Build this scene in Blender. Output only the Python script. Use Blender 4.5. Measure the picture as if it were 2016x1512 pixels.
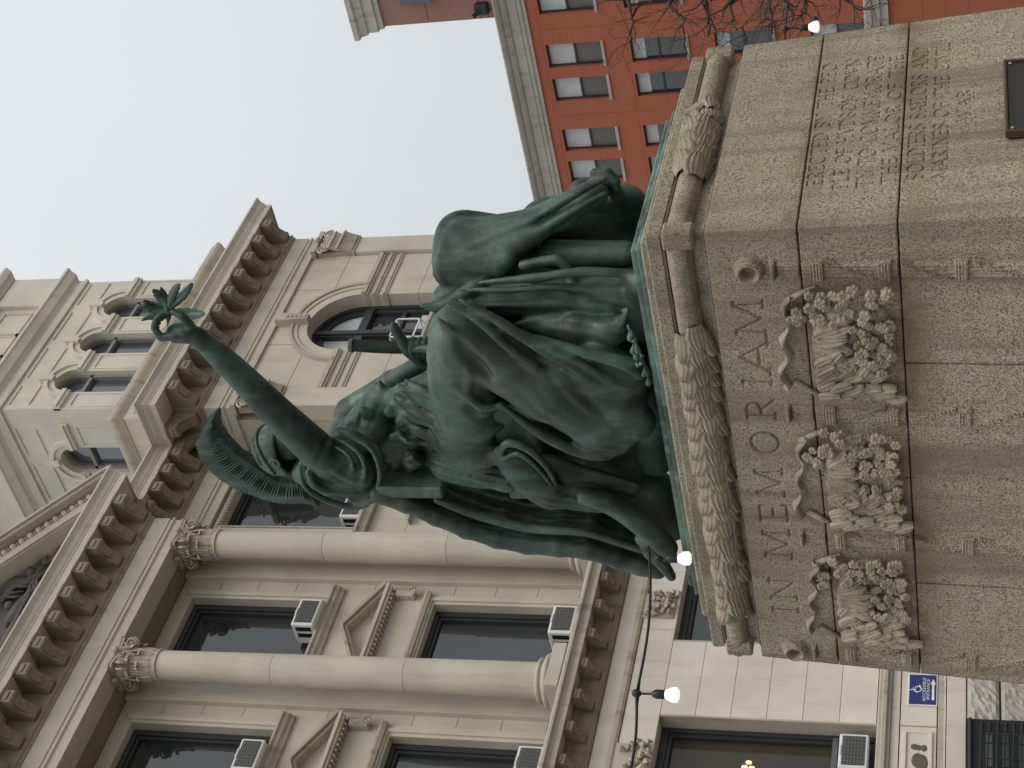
import bpy, math, random
import numpy as np
from mathutils import Matrix, Vector

for o in list(bpy.data.objects): bpy.data.objects.remove(o)
scn = bpy.context.scene
COL = scn.collection
PI = math.pi
rnd = random.Random(7)

# ------------------------------------------------------------------ camera
FPX = 3187.0                         # focal length in pixels of a 2016 px long side
pt, ro, ya = math.radians(16.386), math.radians(-0.705), math.radians(39.14)
CAM = np.array([0.0, 0.0, 1.6])
_F = np.array([math.cos(ya)*math.cos(pt), math.sin(ya)*math.cos(pt), math.sin(pt)])
_R = np.array([math.sin(ya), -math.cos(ya), 0.0]); _U = np.cross(_R, _F)
_R, _U = _R*math.cos(ro)+_U*math.sin(ro), _U*math.cos(ro)-_R*math.sin(ro)
cd = bpy.data.cameras.new('camera'); cam = bpy.data.objects.new('camera', cd); COL.objects.link(cam)
cd.sensor_fit = 'HORIZONTAL'; cd.sensor_width = 36.0; cd.lens = FPX*36.0/2016.0
cd.clip_start = 0.05; cd.clip_end = 3000
# the phone was held on its side: world up points to the left of the picture
cx, cy, cz = -_U, _R, -_F
cam.matrix_world = Matrix(((cx[0], cy[0], cz[0], CAM[0]), (cx[1], cy[1], cz[1], CAM[1]), (cx[2], cy[2], cz[2], CAM[2]), (0, 0, 0, 1)))
scn.camera = cam

def ray(x, y): return _F*FPX + _R*(756-y) + _U*(1008-x)
def onX(x, y, X): d = ray(x, y); return CAM + d*(X-CAM[0])/d[0]
def onY(x, y, Y): d = ray(x, y); return CAM + d*(Y-CAM[1])/d[1]
def onZ(x, y, Z): d = ray(x, y); return CAM + d*(Z-CAM[2])/d[2]
def at(x, y, D): return CAM + ray(x, y)*D/FPX

# ------------------------------------------------------------------ sky, sun, exposure
SUN_AZ, SUN_EL = math.radians(-104), math.radians(56)      # azimuth from +X, counter-clockwise
w = bpy.data.worlds.new('World'); scn.world = w; w.use_nodes = True
nt = w.node_tree; nt.nodes.clear()
def N(t, **k):
    n = nt.nodes.new(t)
    for a, b in k.items(): setattr(n, a, b)
    return n
out = N('ShaderNodeOutputWorld'); mixs = N('ShaderNodeMixShader')
sky = N('ShaderNodeTexSky', sky_type='NISHITA'); sky.sun_disc = False
sky.sun_elevation = SUN_EL; sky.sun_rotation = PI/2 - SUN_AZ; sky.air_density = 1.0; sky.dust_density = 3.0
bg1 = N('ShaderNodeBackground'); bg1.inputs['Strength'].default_value = 0.09
nt.links.new(sky.outputs[0], bg1.inputs['Color'])
# overcast layer: pale cloud, brighter towards the zenith as under an even cloud deck
tc = N('ShaderNodeTexCoord'); sep = N('ShaderNodeSeparateXYZ'); nt.links.new(tc.outputs['Generated'], sep.inputs[0])
mr = N('ShaderNodeMapRange'); mr.inputs['From Min'].default_value = 0.0; mr.inputs['From Max'].default_value = 1.0
mr.inputs['To Min'].default_value = 0.68; mr.inputs['To Max'].default_value = 1.22
nt.links.new(sep.outputs['Z'], mr.inputs['Value'])
nz = N('ShaderNodeTexNoise'); nz.inputs['Scale'].default_value = 2.2; nz.inputs['Detail'].default_value = 5
nt.links.new(tc.outputs['Generated'], nz.inputs['Vector'])
mr2 = N('ShaderNodeMapRange'); mr2.inputs['From Min'].default_value = 0.3; mr2.inputs['From Max'].default_value = 0.7
mr2.inputs['To Min'].default_value = 0.955; mr2.inputs['To Max'].default_value = 1.045
nt.links.new(nz.outputs['Fac'], mr2.inputs['Value'])
mul = N('ShaderNodeMath', operation='MULTIPLY'); nt.links.new(mr.outputs[0], mul.inputs[0]); nt.links.new(mr2.outputs[0], mul.inputs[1])
bg2 = N('ShaderNodeBackground'); bg2.inputs['Color'].default_value = (0.90, 0.94, 0.972, 1)
nt.links.new(mul.outputs[0], bg2.inputs['Strength'])
mixs.inputs[0].default_value = 0.88
nt.links.new(bg1.outputs[0], mixs.inputs[1]); nt.links.new(bg2.outputs[0], mixs.inputs[2]); nt.links.new(mixs.outputs[0], out.inputs[0])

sl = bpy.data.lights.new('sun', 'SUN'); sl.energy = 1.5; sl.angle = math.radians(35); sl.color = (1.0, 0.95, 0.87)
so = bpy.data.objects.new('sun', sl); COL.objects.link(so)
sd = Vector((math.cos(SUN_AZ)*math.cos(SUN_EL), math.sin(SUN_AZ)*math.cos(SUN_EL), math.sin(SUN_EL)))
so.rotation_euler = (-sd).to_track_quat('-Z', 'Y').to_euler(); so.location = (0, -20, 40)
vs = scn.view_settings; vs.view_transform = 'Standard'; vs.look = 'None'; vs.gamma = 1.0; vs.use_curve_mapping = False; vs.exposure = 0.0

# ------------------------------------------------------------------ helpers
WM = {}
def reg(o, W=None): WM[o] = W or Matrix.Identity(4); return o
def par(o, parent):
    o.parent = parent; o.matrix_parent_inverse = WM[parent].inverted()
def thing(name, label, cat, loc=(0, 0, 0), group=None, kind=None):
    o = bpy.data.objects.new(name, None); COL.objects.link(o)
    W = Matrix.Translation(Vector(loc)); o.matrix_basis = W; reg(o, W)
    o.empty_display_size = 0.1
    o['label'] = label; o['category'] = cat
    if group: o['group'] = group
    return o
def tag(o, label=None, cat=None, group=None, kind=None):
    if label: o['label'] = label
    if cat: o['category'] = cat
    if group: o['group'] = group
    if kind: o['kind'] = kind
    return o
def inst(name, mesh, W, parent, mat=None):
    o = bpy.data.objects.new(name, mesh); COL.objects.link(o); o.matrix_basis = W; reg(o, W)
    if parent: par(o, parent)
    return o

class MB:
    def __init__(s): s.v = []; s.f = []
    def add(s, v, f):
        n = len(s.v); s.v += [tuple(map(float, p)) for p in v]; s.f += [tuple(i+n for i in q) for q in f]; return s
    def box(s, x0, x1, y0, y1, z0, z1):
        x0, x1 = min(x0, x1), max(x0, x1); y0, y1 = min(y0, y1), max(y0, y1); z0, z1 = min(z0, z1), max(z0, z1)
        return s.add([(x0, y0, z0), (x1, y0, z0), (x1, y1, z0), (x0, y1, z0), (x0, y0, z1), (x1, y0, z1), (x1, y1, z1), (x0, y1, z1)],
                     [(0, 3, 2, 1), (4, 5, 6, 7), (0, 1, 5, 4), (1, 2, 6, 5), (2, 3, 7, 6), (3, 0, 4, 7)])
    def bbox(s, x0, x1, y0, y1, z0, z1, b=0.008):
        # box with chamfered edges
        x0, x1 = min(x0, x1), max(x0, x1); y0, y1 = min(y0, y1), max(y0, y1); z0, z1 = min(z0, z1), max(z0, z1)
        b = min(b, (x1-x0)*.45, (y1-y0)*.45, (z1-z0)*.45)
        V = []; idx = {}
        for i, X in enumerate((x0, x1)):
            for j, Y in enumerate((y0, y1)):
                for k, Z in enumerate((z0, z1)):
                    sx, sy, sz = (1, -1)[i]*b, (1, -1)[j]*b, (1, -1)[k]*b
                    for a, p in enumerate(((X, Y+sy, Z+sz), (X+sx, Y, Z+sz), (X+sx, Y+sy, Z))):
                        idx[i, j, k, a] = len(V); V.append(p)
        F = []
        c = ((0, 0), (1, 0), (1, 1), (0, 1))
        F += [tuple(idx[0, p, q, 0] for p, q in c), tuple(idx[1, p, q, 0] for p, q in c[::-1])]
        F += [tuple(idx[p, 0, q, 1] for p, q in c[::-1]), tuple(idx[p, 1, q, 1] for p, q in c)]
        F += [tuple(idx[p, q, 0, 2] for p, q in c), tuple(idx[p, q, 1, 2] for p, q in c[::-1])]
        for p in (0, 1):
            for q in (0, 1):
                F.append((idx[0, p, q, 1], idx[1, p, q, 1], idx[1, p, q, 2], idx[0, p, q, 2]))
                F.append((idx[p, 0, q, 0], idx[p, 1, q, 0], idx[p, 1, q, 2], idx[p, 0, q, 2]))
                F.append((idx[p, q, 0, 0], idx[p, q, 1, 0], idx[p, q, 1, 1], idx[p, q, 0, 1]))
                for r in (0, 1): F.append((idx[p, q, r, 0], idx[p, q, r, 1], idx[p, q, r, 2]))
        return s.add(V, F)
    def prism(s, poly, n0, n1, axis):
        # closed polygon (a,b) pushed along axis 'X': (y,z) 'Y': (x,z) 'Z': (x,y)
        def P(a, b, t): return {'X': (t, a, b), 'Y': (a, t, b), 'Z': (a, b, t)}[axis]
        n = len(poly)
        V = [P(a, b, n0) for a, b in poly] + [P(a, b, n1) for a, b in poly]
        F = [tuple(range(n-1, -1, -1)), tuple(range(n, 2*n))] + [(i, (i+1) % n, n+(i+1) % n, n+i) for i in range(n)]
        return s.add(V, F)
    def sweep(s, path, prof, cap=True):
        # path: plan polyline (x,y); prof: closed list (out,z); outward = right-hand side of travel
        n = len(path); m = len(prof); V = []
        for i in range(n):
            p = np.array(path[i], float)
            def nrm(a, b):
                d = np.array(b, float)-np.array(a, float); d /= np.linalg.norm(d); return np.array([d[1], -d[0]])
            if i == 0: nn = nrm(path[0], path[1])
            elif i == n-1: nn = nrm(path[-2], path[-1])
            else:
                a = nrm(path[i-1], path[i]); b = nrm(path[i], path[i+1]); nn = (a+b)/(1+a@b)
            for o_, z in prof: V.append((p[0]+nn[0]*o_, p[1]+nn[1]*o_, z))
        F = [(i*m+j, (i+1)*m+j, (i+1)*m+(j+1) % m, i*m+(j+1) % m) for i in range(n-1) for j in range(m)]
        if cap: F += [tuple(range(m)), tuple((n-1)*m+j for j in range(m-1, -1, -1))]
        return s.add(V, F)
    def tube(s, pts, r, seg=8, cap=True):
        pts = [np.array(p, float) for p in pts]; n = len(pts)
        rr = r if hasattr(r, '__len__') else [r]*n
        ref = None; V = []
        for i in range(n):
            d = pts[min(i+1, n-1)]-pts[max(i-1, 0)]; d = d/(np.linalg.norm(d)+1e-12)
            if ref is None:
                ref = np.cross(d, (0, 0, 1.0)); 
                if np.linalg.norm(ref) < .1: ref = np.cross(d, (1.0, 0, 0))
            ref = ref-d*(ref@d); ref /= np.linalg.norm(ref)+1e-12; b = np.cross(d, ref)
            for k in range(seg):
                a = 2*PI*k/seg; V.append(pts[i]+(ref*math.cos(a)+b*math.sin(a))*rr[i])
        F = [(i*seg+k, i*seg+(k+1) % seg, (i+1)*seg+(k+1) % seg, (i+1)*seg+k) for i in range(n-1) for k in range(seg)]
        if cap: F += [tuple(range(seg-1, -1, -1)), tuple((n-1)*seg+k for k in range(seg))]
        return s.add(V, F)
    def lathe(s, prof, c=(0, 0, 0), seg=24, axis=None):
        # prof: (r,z) ; axis: direction, default Z
        A = Matrix.Identity(3) if axis is None else Vector(axis).to_track_quat('Z', 'Y').to_matrix()
        V = []
        for r, z in prof:
            for k in range(seg):
                a = 2*PI*k/seg; p = A @ Vector((r*math.cos(a), r*math.sin(a), z)); V.append((p.x+c[0], p.y+c[1], p.z+c[2]))
        n = len(prof)
        F = [(i*seg+k, i*seg+(k+1) % seg, (i+1)*seg+(k+1) % seg, (i+1)*seg+k) for i in range(n-1) for k in range(seg)]
        F += [tuple(range(seg-1, -1, -1)), tuple((n-1)*seg+k for k in range(seg))]
        return s.add(V, F)
    def ball(s, c, r, seg=10, rings=6, M=None):
        rr = r if hasattr(r, '__len__') else (r, r, r)
        V = []; 
        for i in range(1, rings):
            t = PI*i/rings
            for k in range(seg):
                a = 2*PI*k/seg; p = Vector((rr[0]*math.sin(t)*math.cos(a), rr[1]*math.sin(t)*math.sin(a), rr[2]*math.cos(t)))
                if M is not None: p = M @ p
                V.append((p.x+c[0], p.y+c[1], p.z+c[2]))
        for sgn in (1, -1):
            p = Vector((0, 0, rr[2]*sgn)); p = M @ p if M is not None else p; V.append((p.x+c[0], p.y+c[1], p.z+c[2]))
        t, b = len(V)-2, len(V)-1
        F = [(i*seg+k, (i+1)*seg+k, (i+1)*seg+(k+1) % seg, i*seg+(k+1) % seg) for i in range(rings-2) for k in range(seg)]
        F += [(t, k, (k+1) % seg) for k in range(seg)] + [(b, (rings-2)*seg+(k+1) % seg, (rings-2)*seg+k) for k in range(seg)]
        return s.add(V, F)
    def mesh(s, name, mat, smooth=False, angle=None):
        me = bpy.data.meshes.new(name); me.from_pydata(s.v, [], s.f); me.validate()
        me.materials.append(mat)
        import bmesh
        bm = bmesh.new(); bm.from_mesh(me); bmesh.ops.recalc_face_normals(bm, faces=bm.faces); bm.to_mesh(me); bm.free()
        if smooth: me.shade_smooth()
        if angle is not None:
            me.shade_smooth(); me.set_sharp_from_angle(angle=math.radians(angle))
        return me
    def build(s, name, mat, parent=None, smooth=False, angle=None, kind=None):
        o = bpy.data.objects.new(name, s.mesh(name, mat, smooth, angle)); COL.objects.link(o); reg(o)
        if parent: par(o, parent)
        if kind: o['kind'] = kind
        return o

# ------------------------------------------------------------------ materials
def mat_new(name):
    m = bpy.data.materials.new(name); m.use_nodes = True; t = m.node_tree
    return m, t, t.nodes['Principled BSDF']
class NT:
    def __init__(s, t): s.t = t
    def n(s, typ, **k):
        n = s.t.nodes.new(typ)
        for a, b in k.items(): setattr(n, a, b)
        return n
    def l(s, a, b): s.t.links.new(a, b)
    def noise(s, vec, scale, detail=4, rough=.55, dist=0):
        n = s.n('ShaderNodeTexNoise'); n.inputs['Scale'].default_value = scale; n.inputs['Detail'].default_value = detail
        n.inputs['Roughness'].default_value = rough; n.inputs['Distortion'].default_value = dist
        if vec is not None: s.l(vec, n.inputs['Vector'])
        return n.outputs['Fac']
    def ramp(s, fac, stops):
        n = s.n('ShaderNodeValToRGB'); e = n.color_ramp.elements
        while len(e) < len(stops): e.new(.5)
        for i, (p, c) in enumerate(stops): e[i].position = p; e[i].color = (*c, 1) if len(c) == 3 else c
        s.l(fac, n.inputs[0]); return n.outputs[0]
    def mix(s, fac, a, b, blend='MIX'):
        n = s.n('ShaderNodeMix', data_type='RGBA', blend_type=blend)
        for sock, val in ((n.inputs[0], fac), (n.inputs[6], a), (n.inputs[7], b)):
            if hasattr(val, 'type') and hasattr(val, 'links'): s.l(val, sock)
            elif sock is n.inputs[0]: sock.default_value = val
            else: sock.default_value = (*val, 1)
        return n.outputs[2]
    def math(s, op, a, b=None, c=None, clamp=False):
        n = s.n('ShaderNodeMath', operation=op); n.use_clamp = clamp
        for i, v in enumerate((a, b, c)):
            if v is None: continue
            if hasattr(v, 'links'): s.l(v, n.inputs[i])
            else: n.inputs[i].default_value = v
        return n.outputs[0]
    def pos(s): return s.n('ShaderNodeNewGeometry').outputs['Position']
    def scaled(s, vec, sc):
        n = s.n('ShaderNodeVectorMath', operation='MULTIPLY'); s.l(vec, n.inputs[0]); n.inputs[1].default_value = sc; return n.outputs[0]
    def rng(s, v, a, b, c=0., d=1.):
        n = s.n('ShaderNodeMapRange'); n.clamp = True
        for k, x in zip(('From Min', 'From Max', 'To Min', 'To Max'), (a, b, c, d)): n.inputs[k].default_value = x
        s.l(v, n.inputs['Value']); return n.outputs[0]
    def bump(s, h, strength, dist=.01):
        n = s.n('ShaderNodeBump'); n.inputs['Strength'].default_value = strength; n.inputs['Distance'].default_value = dist
        s.l(h, n.inputs['Height']); return n.outputs[0]

def stone_mat(name, c, var=.12, stain=(.30, .25, .18), stain_amt=.35, rough=.85, fine=40., bmp=.25):
    m, t, b = mat_new(name); q = NT(t); p = q.pos()
    obj = q.n('ShaderNodeObjectInfo').outputs['Random']
    big = q.noise(p, .9, 5, .6); streak = q.noise(q.scaled(p, (3.2, 3.2, .35)), 1.4, 6, .65); f = q.noise(p, fine, 3)
    col = q.mix(q.rng(big, .3, .7), tuple(x*(1-var) for x in c), tuple(min(1, x*(1+var)) for x in c))
    col = q.mix(q.math('MULTIPLY', q.rng(streak, .53, .72), stain_amt), col, stain)
    col = q.mix(q.math('MULTIPLY', q.rng(f, .35, .65), .12), col, tuple(x*.6 for x in c))
    k = q.n('ShaderNodeHueSaturation'); q.l(col, k.inputs['Color']); q.l(q.rng(obj, 0, 1, .95, 1.05), k.inputs['Value'])
    q.l(k.outputs[0], b.inputs['Base Color']); b.inputs['Roughness'].default_value = rough
    q.l(q.bump(q.math('ADD', f, q.math('MULTIPLY', q.noise(p, 7, 4), .7)), bmp, .006), b.inputs['Normal'])
    return m
def plain(name, c, rough=.6, metal=0., bmp=0., var=.08, fine=30.):
    m, t, b = mat_new(name); q = NT(t); p = q.pos(); n = q.noise(p, fine*.1, 4)
    col = q.mix(q.rng(n, .3, .7), tuple(x*(1-var) for x in c), tuple(min(1, x*(1+var)) for x in c))
    q.l(col, b.inputs['Base Color']); b.inputs['Roughness'].default_value = rough; b.inputs['Metallic'].default_value = metal
    if bmp: q.l(q.bump(q.noise(p, fine, 3), bmp, .004), b.inputs['Normal'])
    return m
def glass_mat(name, c, ior=1.9, rough=.03):
    m, t, b = mat_new(name); q = NT(t); p = q.pos()
    col = q.mix(q.rng(q.noise(p, .6, 3), .35, .65), tuple(x*.7 for x in c), tuple(x*1.3 for x in c))
    q.l(col, b.inputs['Base Color']); b.inputs['Roughness'].default_value = rough; b.inputs['IOR'].default_value = ior
    q.l(q.bump(q.noise(p, 1.3, 2), .04, .05), b.inputs['Normal'])
    return m
def granite_mat(name='granite', relief=False):
    m, t, b = mat_new(name); q = NT(t); p = q.pos()
    s1 = q.noise(q.scaled(p, (1, 1, 1.0)), 120, 3, .6); s2 = q.noise(p, 62, 4, .65); big = q.noise(p, 1.7, 4, .6); mid = q.noise(p, 6, 4)
    base = q.mix(q.rng(big, .35, .65), (.345, .305, .20), (.44, .375, .265))
    base = q.mix(q.math('MULTIPLY', q.rng(mid, .45, .7), .5), base, (.47, .385, .30))
    if relief:
        base = q.mix(q.rng(big, .35, .65), (.35, .315, .21), (.43, .375, .265)); base = q.mix(q.rng(s1, .52, .60, 0, .45), base, (.16, .14, .10))
        base = q.mix(q.rng(q.noise(p, 5, 5, .65), .42, .68, 0, .75), base, (.135, .112, .07)); base = q.mix(q.rng(s2, .5, .62, 0, .4), base, (.12, .10, .07))
        q.l(base, b.inputs['Base Color']); b.inputs['Roughness'].default_value = .85; q.l(q.bump(s2, .25, .004), b.inputs['Normal']); return m
    base = q.mix(q.rng(s2, .50, .64, 0, .62), base, (.115, .10, .072))
    base = q.mix(q.rng(s1, .52, .59, 0, .85), base, (.060, .052, .040))
    base = q.mix(q.rng(s1, .44, .38, 0, .45), base, (.54, .485, .37))
    # rust brown and green weathering along the bed joints, with ragged edges
    z = q.n('ShaderNodeSeparateXYZ'); q.l(p, z.inputs[0])
    rag = q.math('MULTIPLY', q.math('SUBTRACT', q.noise(q.scaled(p, (1, 1, .5)), 3.2, 5, .65), .5), .30)
    zz = q.math('ADD', z.outputs['Z'], rag)
    def band(zc, up, dn, amt):
        a = q.math('SUBTRACT', zz, zc)
        return q.math('MULTIPLY', q.math('MULTIPLY', q.rng(a, up, 0.0), q.rng(a, -dn, -.01)), amt)
    patch = q.rng(q.noise(p, 2.1, 3), .38, .58, .25, 1.)
    st = q.math('MULTIPLY', q.math('MAXIMUM', band(1.995, .10, .22, .85), band(2.478, .06, .14, .6)), patch)
    base = q.mix(st, base, (.17, .105, .052))
    gr = q.math('MULTIPLY', q.rng(zz, 2.2, 2.75, 0, .36), q.rng(q.noise(p, 1.3, 4), .35, .65, .3, 1))
    base = q.mix(gr, base, (.15, .14, .085))
    vs_ = q.math('MULTIPLY', q.rng(q.noise(q.scaled(p, (4, 4, .3)), 1.3, 5, .6), .48, .66), .62)
    base = q.mix(vs_, base, (.15, .11, .075))
    q.l(base, b.inputs['Base Color']); b.inputs['Roughness'].default_value = .82
    q.l(q.bump(q.math('ADD', s1, s2), .30, .004), b.inputs['Normal'])
    return m
def bronze_mat(name='bronze_patina', light=1.0):
    m, t, b = mat_new(name); q = NT(t); p = q.pos()
    n1 = q.noise(p, 2.3, 6, .62, .6); n2 = q.noise(q.scaled(p, (5, 5, .9)), 1.6, 6, .65); n3 = q.noise(p, 26, 4)
    col = q.ramp(n1, [(.30, (.015, .016, .013)), (.45, (.032, .045, .036)), (.57, (.060, .092, .075)), (.72, (.098, .155, .128))])
    col = q.mix(q.rng(n2, .50, .74, 0, .7), col, (.115, .190, .158))
    col = q.mix(q.rng(n3, .5, .75, 0, .35), col, (.035, .038, .030))
    col = q.mix(q.rng(q.noise(p, 1.1, 3), .5, .72, 0, .5), col, (.075, .085, .055))
    k = q.n('ShaderNodeHueSaturation'); k.inputs['Value'].default_value = light; k.inputs['Saturation'].default_value = 1.12; q.l(col, k.inputs['Color'])
    q.l(k.outputs[0], b.inputs['Base Color']); b.inputs['Metallic'].default_value = .25
    q.l(q.rng(n3, .3, .7, .44, .62), b.inputs['Roughness'])
    q.l(q.bump(q.math('ADD', n3, q.math('MULTIPLY', q.noise(p, 90, 2), .4)), .22, .006), b.inputs['Normal'])
    return m

LIME = stone_mat('limestone', (.54, .49, .40))
LIMED = stone_mat('limestone_weathered', (.45, .40, .315), stain=(.16, .13, .09), stain_amt=.7)
LIMEL = stone_mat('limestone_pale', (.66, .60, .51), stain=(.44, .39, .30), stain_amt=.5)
ROUGH = stone_mat('rough_stone', (.42, .39, .33), fine=22, bmp=.7)
SOOTSHADE = stone_mat('limestone_soot_shade', (.27, .222, .165), stain=(.10, .08, .055), stain_amt=.7)  # for undersides and brackets: soot plus the shade there, darkened into the stone colour
RELIEF = stone_mat('dark_relief_stone', (.115, .105, .10), stain=(.16, .11, .08))
GRANITE = granite_mat()
GRANITR = granite_mat('granite_relief', True)
BRONZE = bronze_mat()
BRONZEG = bronze_mat('bronze_verdigris', 1.55)
VERD = bronze_mat('verdigris_edge', 2.1)
DARKM = plain('dark_window_frame', (.030, .032, .034), .45)
DGREY = plain('frame_grey', (.10, .11, .12), .5)
GLASS = glass_mat('window_glass', (.020, .026, .028))
GLASSW = glass_mat('window_glass_tower', (.05, .055, .075), 2.0)
WHITEM = plain('white_enamel', (.74, .74, .72), .45)
GRILL = plain('unit_grille', (.085, .085, .085), .6)
BLIND = plain('blind', (.50, .53, .52), .7)
JOINT = plain('joint_mortar', (.085, .085, .065), .9)
BLACK = plain('black_rubber', (.012, .012, .014), .5)
IRON = plain('painted_iron', (.020, .026, .024), .4)
# ------------------------------------------------------------------ ground
g = MB(); g.add([(-400, -400, 0), (600, -400, 0), (600, 600, 0), (-400, 600, 0)], [(0, 1, 2, 3)])
PAVE = stone_mat('paving', (.17, .16, .145), fine=12)
tag(g.build('ground', PAVE), kind='structure')

# ------------------------------------------------------------------ granite pedestal
ZT, BAT = 2.945, .05
XF = lambda z: 6.626-BAT*(ZT-z)
XR = lambda z: 8.562+BAT*(ZT-z)
YF = lambda z: 4.443-BAT*(ZT-z)
YR = lambda z: 7.560+BAT*(ZT-z)
ped = thing('granite_pedestal', 'speckled granite pedestal with carved wreaths and lettering, under the bronze statue', 'pedestal', (7.6, 6.0, 0))

# stroke alphabet in a unit-high cell: (width, polylines)
def arc(cx, cy, rx, ry, a0, a1, n=12): return [(cx+rx*math.cos(math.radians(a0+(a1-a0)*i/n)), cy+ry*math.sin(math.radians(a0+(a1-a0)*i/n))) for i in range(n+1)]
def serif(x, y, w=.09): return [(x-w, y), (x+w, y)]
GL = {
 'A': (.86, [[(.05, 0), (.43, 1), (.81, 0)], [(.19, .34), (.67, .34)], serif(.05, 0), serif(.81, 0)]),
 'B': (.62, [[(.12, 0), (.12, 1)], [(.02, 1), (.3, 1)]+arc(.3, .76, .22, .24, 90, -90)+[(.12, .52)], [(.3, .52)]+arc(.3, .26, .28, .26, 90, -90)+[(.02, 0)]]),
 'C': (.80, [arc(.48, .5, .42, .5, 48, 312, 18), [(.76, .76), (.78, .98)]]),
 'D': (.82, [[(.12, 0), (.12, 1)], [(.02, 1), (.3, 1)]+arc(.3, .5, .46, .5, 90, -90, 16)+[(.02, 0)]]),
 'E': (.56, [[(.12, 0), (.12, 1)], [(.02, 1), (.52, 1), (.52, .9)], [(.12, .52), (.44, .52)], [(.02, 0), (.55, 0), (.55, .11)]]),
 'F': (.54, [[(.12, 0), (.12, 1)], [(.02, 1), (.52, 1), (.52, .9)], [(.12, .52), (.44, .52)], serif(.12, 0)]),
 'H': (.80, [[(.12, 0), (.12, 1)], [(.68, 0), (.68, 1)], [(.12, .52), (.68, .52)], serif(.12, 0), serif(.12, 1), serif(.68, 0), serif(.68, 1)]),
 'I': (.26, [[(.13, 0), (.13, 1)], serif(.13, 0), serif(.13, 1)]),
 'L': (.56, [[(.12, 1), (.12, 0)], [(.02, 0), (.54, 0), (.54, .13)], serif(.12, 1)]),
 'M': (.98, [[(.10, 0), (.16, 1), (.49, .08), (.82, 1), (.88, 0)], serif(.10, 0), serif(.88, 0), serif(.12, 1, .06), serif(.86, 1, .06)]),
 'N': (.86, [[(.12, 0), (.12, 1), (.74, 0), (.74, 1)], serif(.12, 0), serif(.74, 1), serif(.08, 1, .06)]),
 'O': (.94, [arc(.47, .5, .43, .5, 0, 360, 26)]),
 'P': (.60, [[(.12, 0), (.12, 1)], [(.02, 1), (.3, 1)]+arc(.3, .73, .26, .27, 90, -90)+[(.12, .46)], serif(.12, 0)]),
 'R': (.68, [[(.12, 0), (.12, 1)], [(.02, 1), (.3, 1)]+arc(.3, .75, .24, .25, 90, -90)+[(.12, .5)], [(.3, .5), (.64, 0)], serif(.12, 0)]),
 'S': (.58, [arc(.29, .75, .22, .25, 30, 250, 12)+arc(.29, .26, .25, .26, 80, -150, 12)]),
 'T': (.72, [[(.36, 0), (.36, 1)], [(.02, .88), (.04, 1), (.68, 1), (.70, .88)], serif(.36, 0)]),
 'V': (.82, [[(.05, 1), (.41, 0), (.77, 1)], serif(.05, 1), serif(.77, 1)]),
 'W': (1.1, [[(.05, 1), (.3, 0), (.55, .95), (.8, 0), (1.05, 1)], serif(.05, 1), serif(1.05, 1)]),
 'Y': (.78, [[(.05, 1), (.39, .5), (.73, 1)], [(.39, .5), (.39, 0)], serif(.05, 1), serif(.73, 1), serif(.39, 0)]),
 ' ': (.38, [])}
def layout(text, s0, s1, z0, z1):
    gap = .16; tot = sum(GL[c][0] for c in text)+gap*(len(text)-1); k = (s1-s0)/tot; h = z1-z0
    x = 0; S = []
    for c in text:
        wd, ls = GL[c]
        for ln in ls: S.append([(s0+(x+a)*k, z0+b*h) for a, b in ln])
        x += wd+gap
    return S
def carve(Sg, Zg, strokes, hw):
    D = np.full(Sg.shape, 9.0)
    for ln in strokes:
        for (a, b), (c, d) in zip(ln[:-1], ln[1:]):
            m = (Sg > min(a, c)-hw*2) & (Sg < max(a, c)+hw*2) & (Zg > min(b, d)-hw*2) & (Zg < max(b, d)+hw*2)
            if not m.any(): continue
            px, pz = Sg[m]-a, Zg[m]-b; vx, vz = c-a, d-b; L = vx*vx+vz*vz+1e-12
            t = np.clip((px*vx+pz*vz)/L, 0, 1)
            D[m] = np.minimum(D[m], np.hypot(px-t*vx, pz-t*vz))
    return np.clip(1-D/hw, 0, 1)

# inscription of the side that faces the inscription reader (south side)
INS = []
for text, z1, z0, s0, s1 in (
    ('ERECTED BY THE PEO', 2.4575, 2.382, 6.974, 8.226), ('PLE OF HVDSON COVN', 2.328, 2.253, 6.922, 8.243), ('TY TO COMMEMORATE', 2.2115, 2.1295, 6.917, 8.254),
    ('THE VALOR OF THE', 2.0914, 2.022, 6.926, 8.231), ('SOLDIERS SAILORS AND', 1.969, 1.891, 6.948, 8.294), ('MARINES OF THE CIVIL', 1.848, 1.777, 6.939, 8.3116), ('WAR', 1.732, 1.669, 7.456, 7.777)):
    INS += layout(text, s0, s1, z0, z1)
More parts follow.
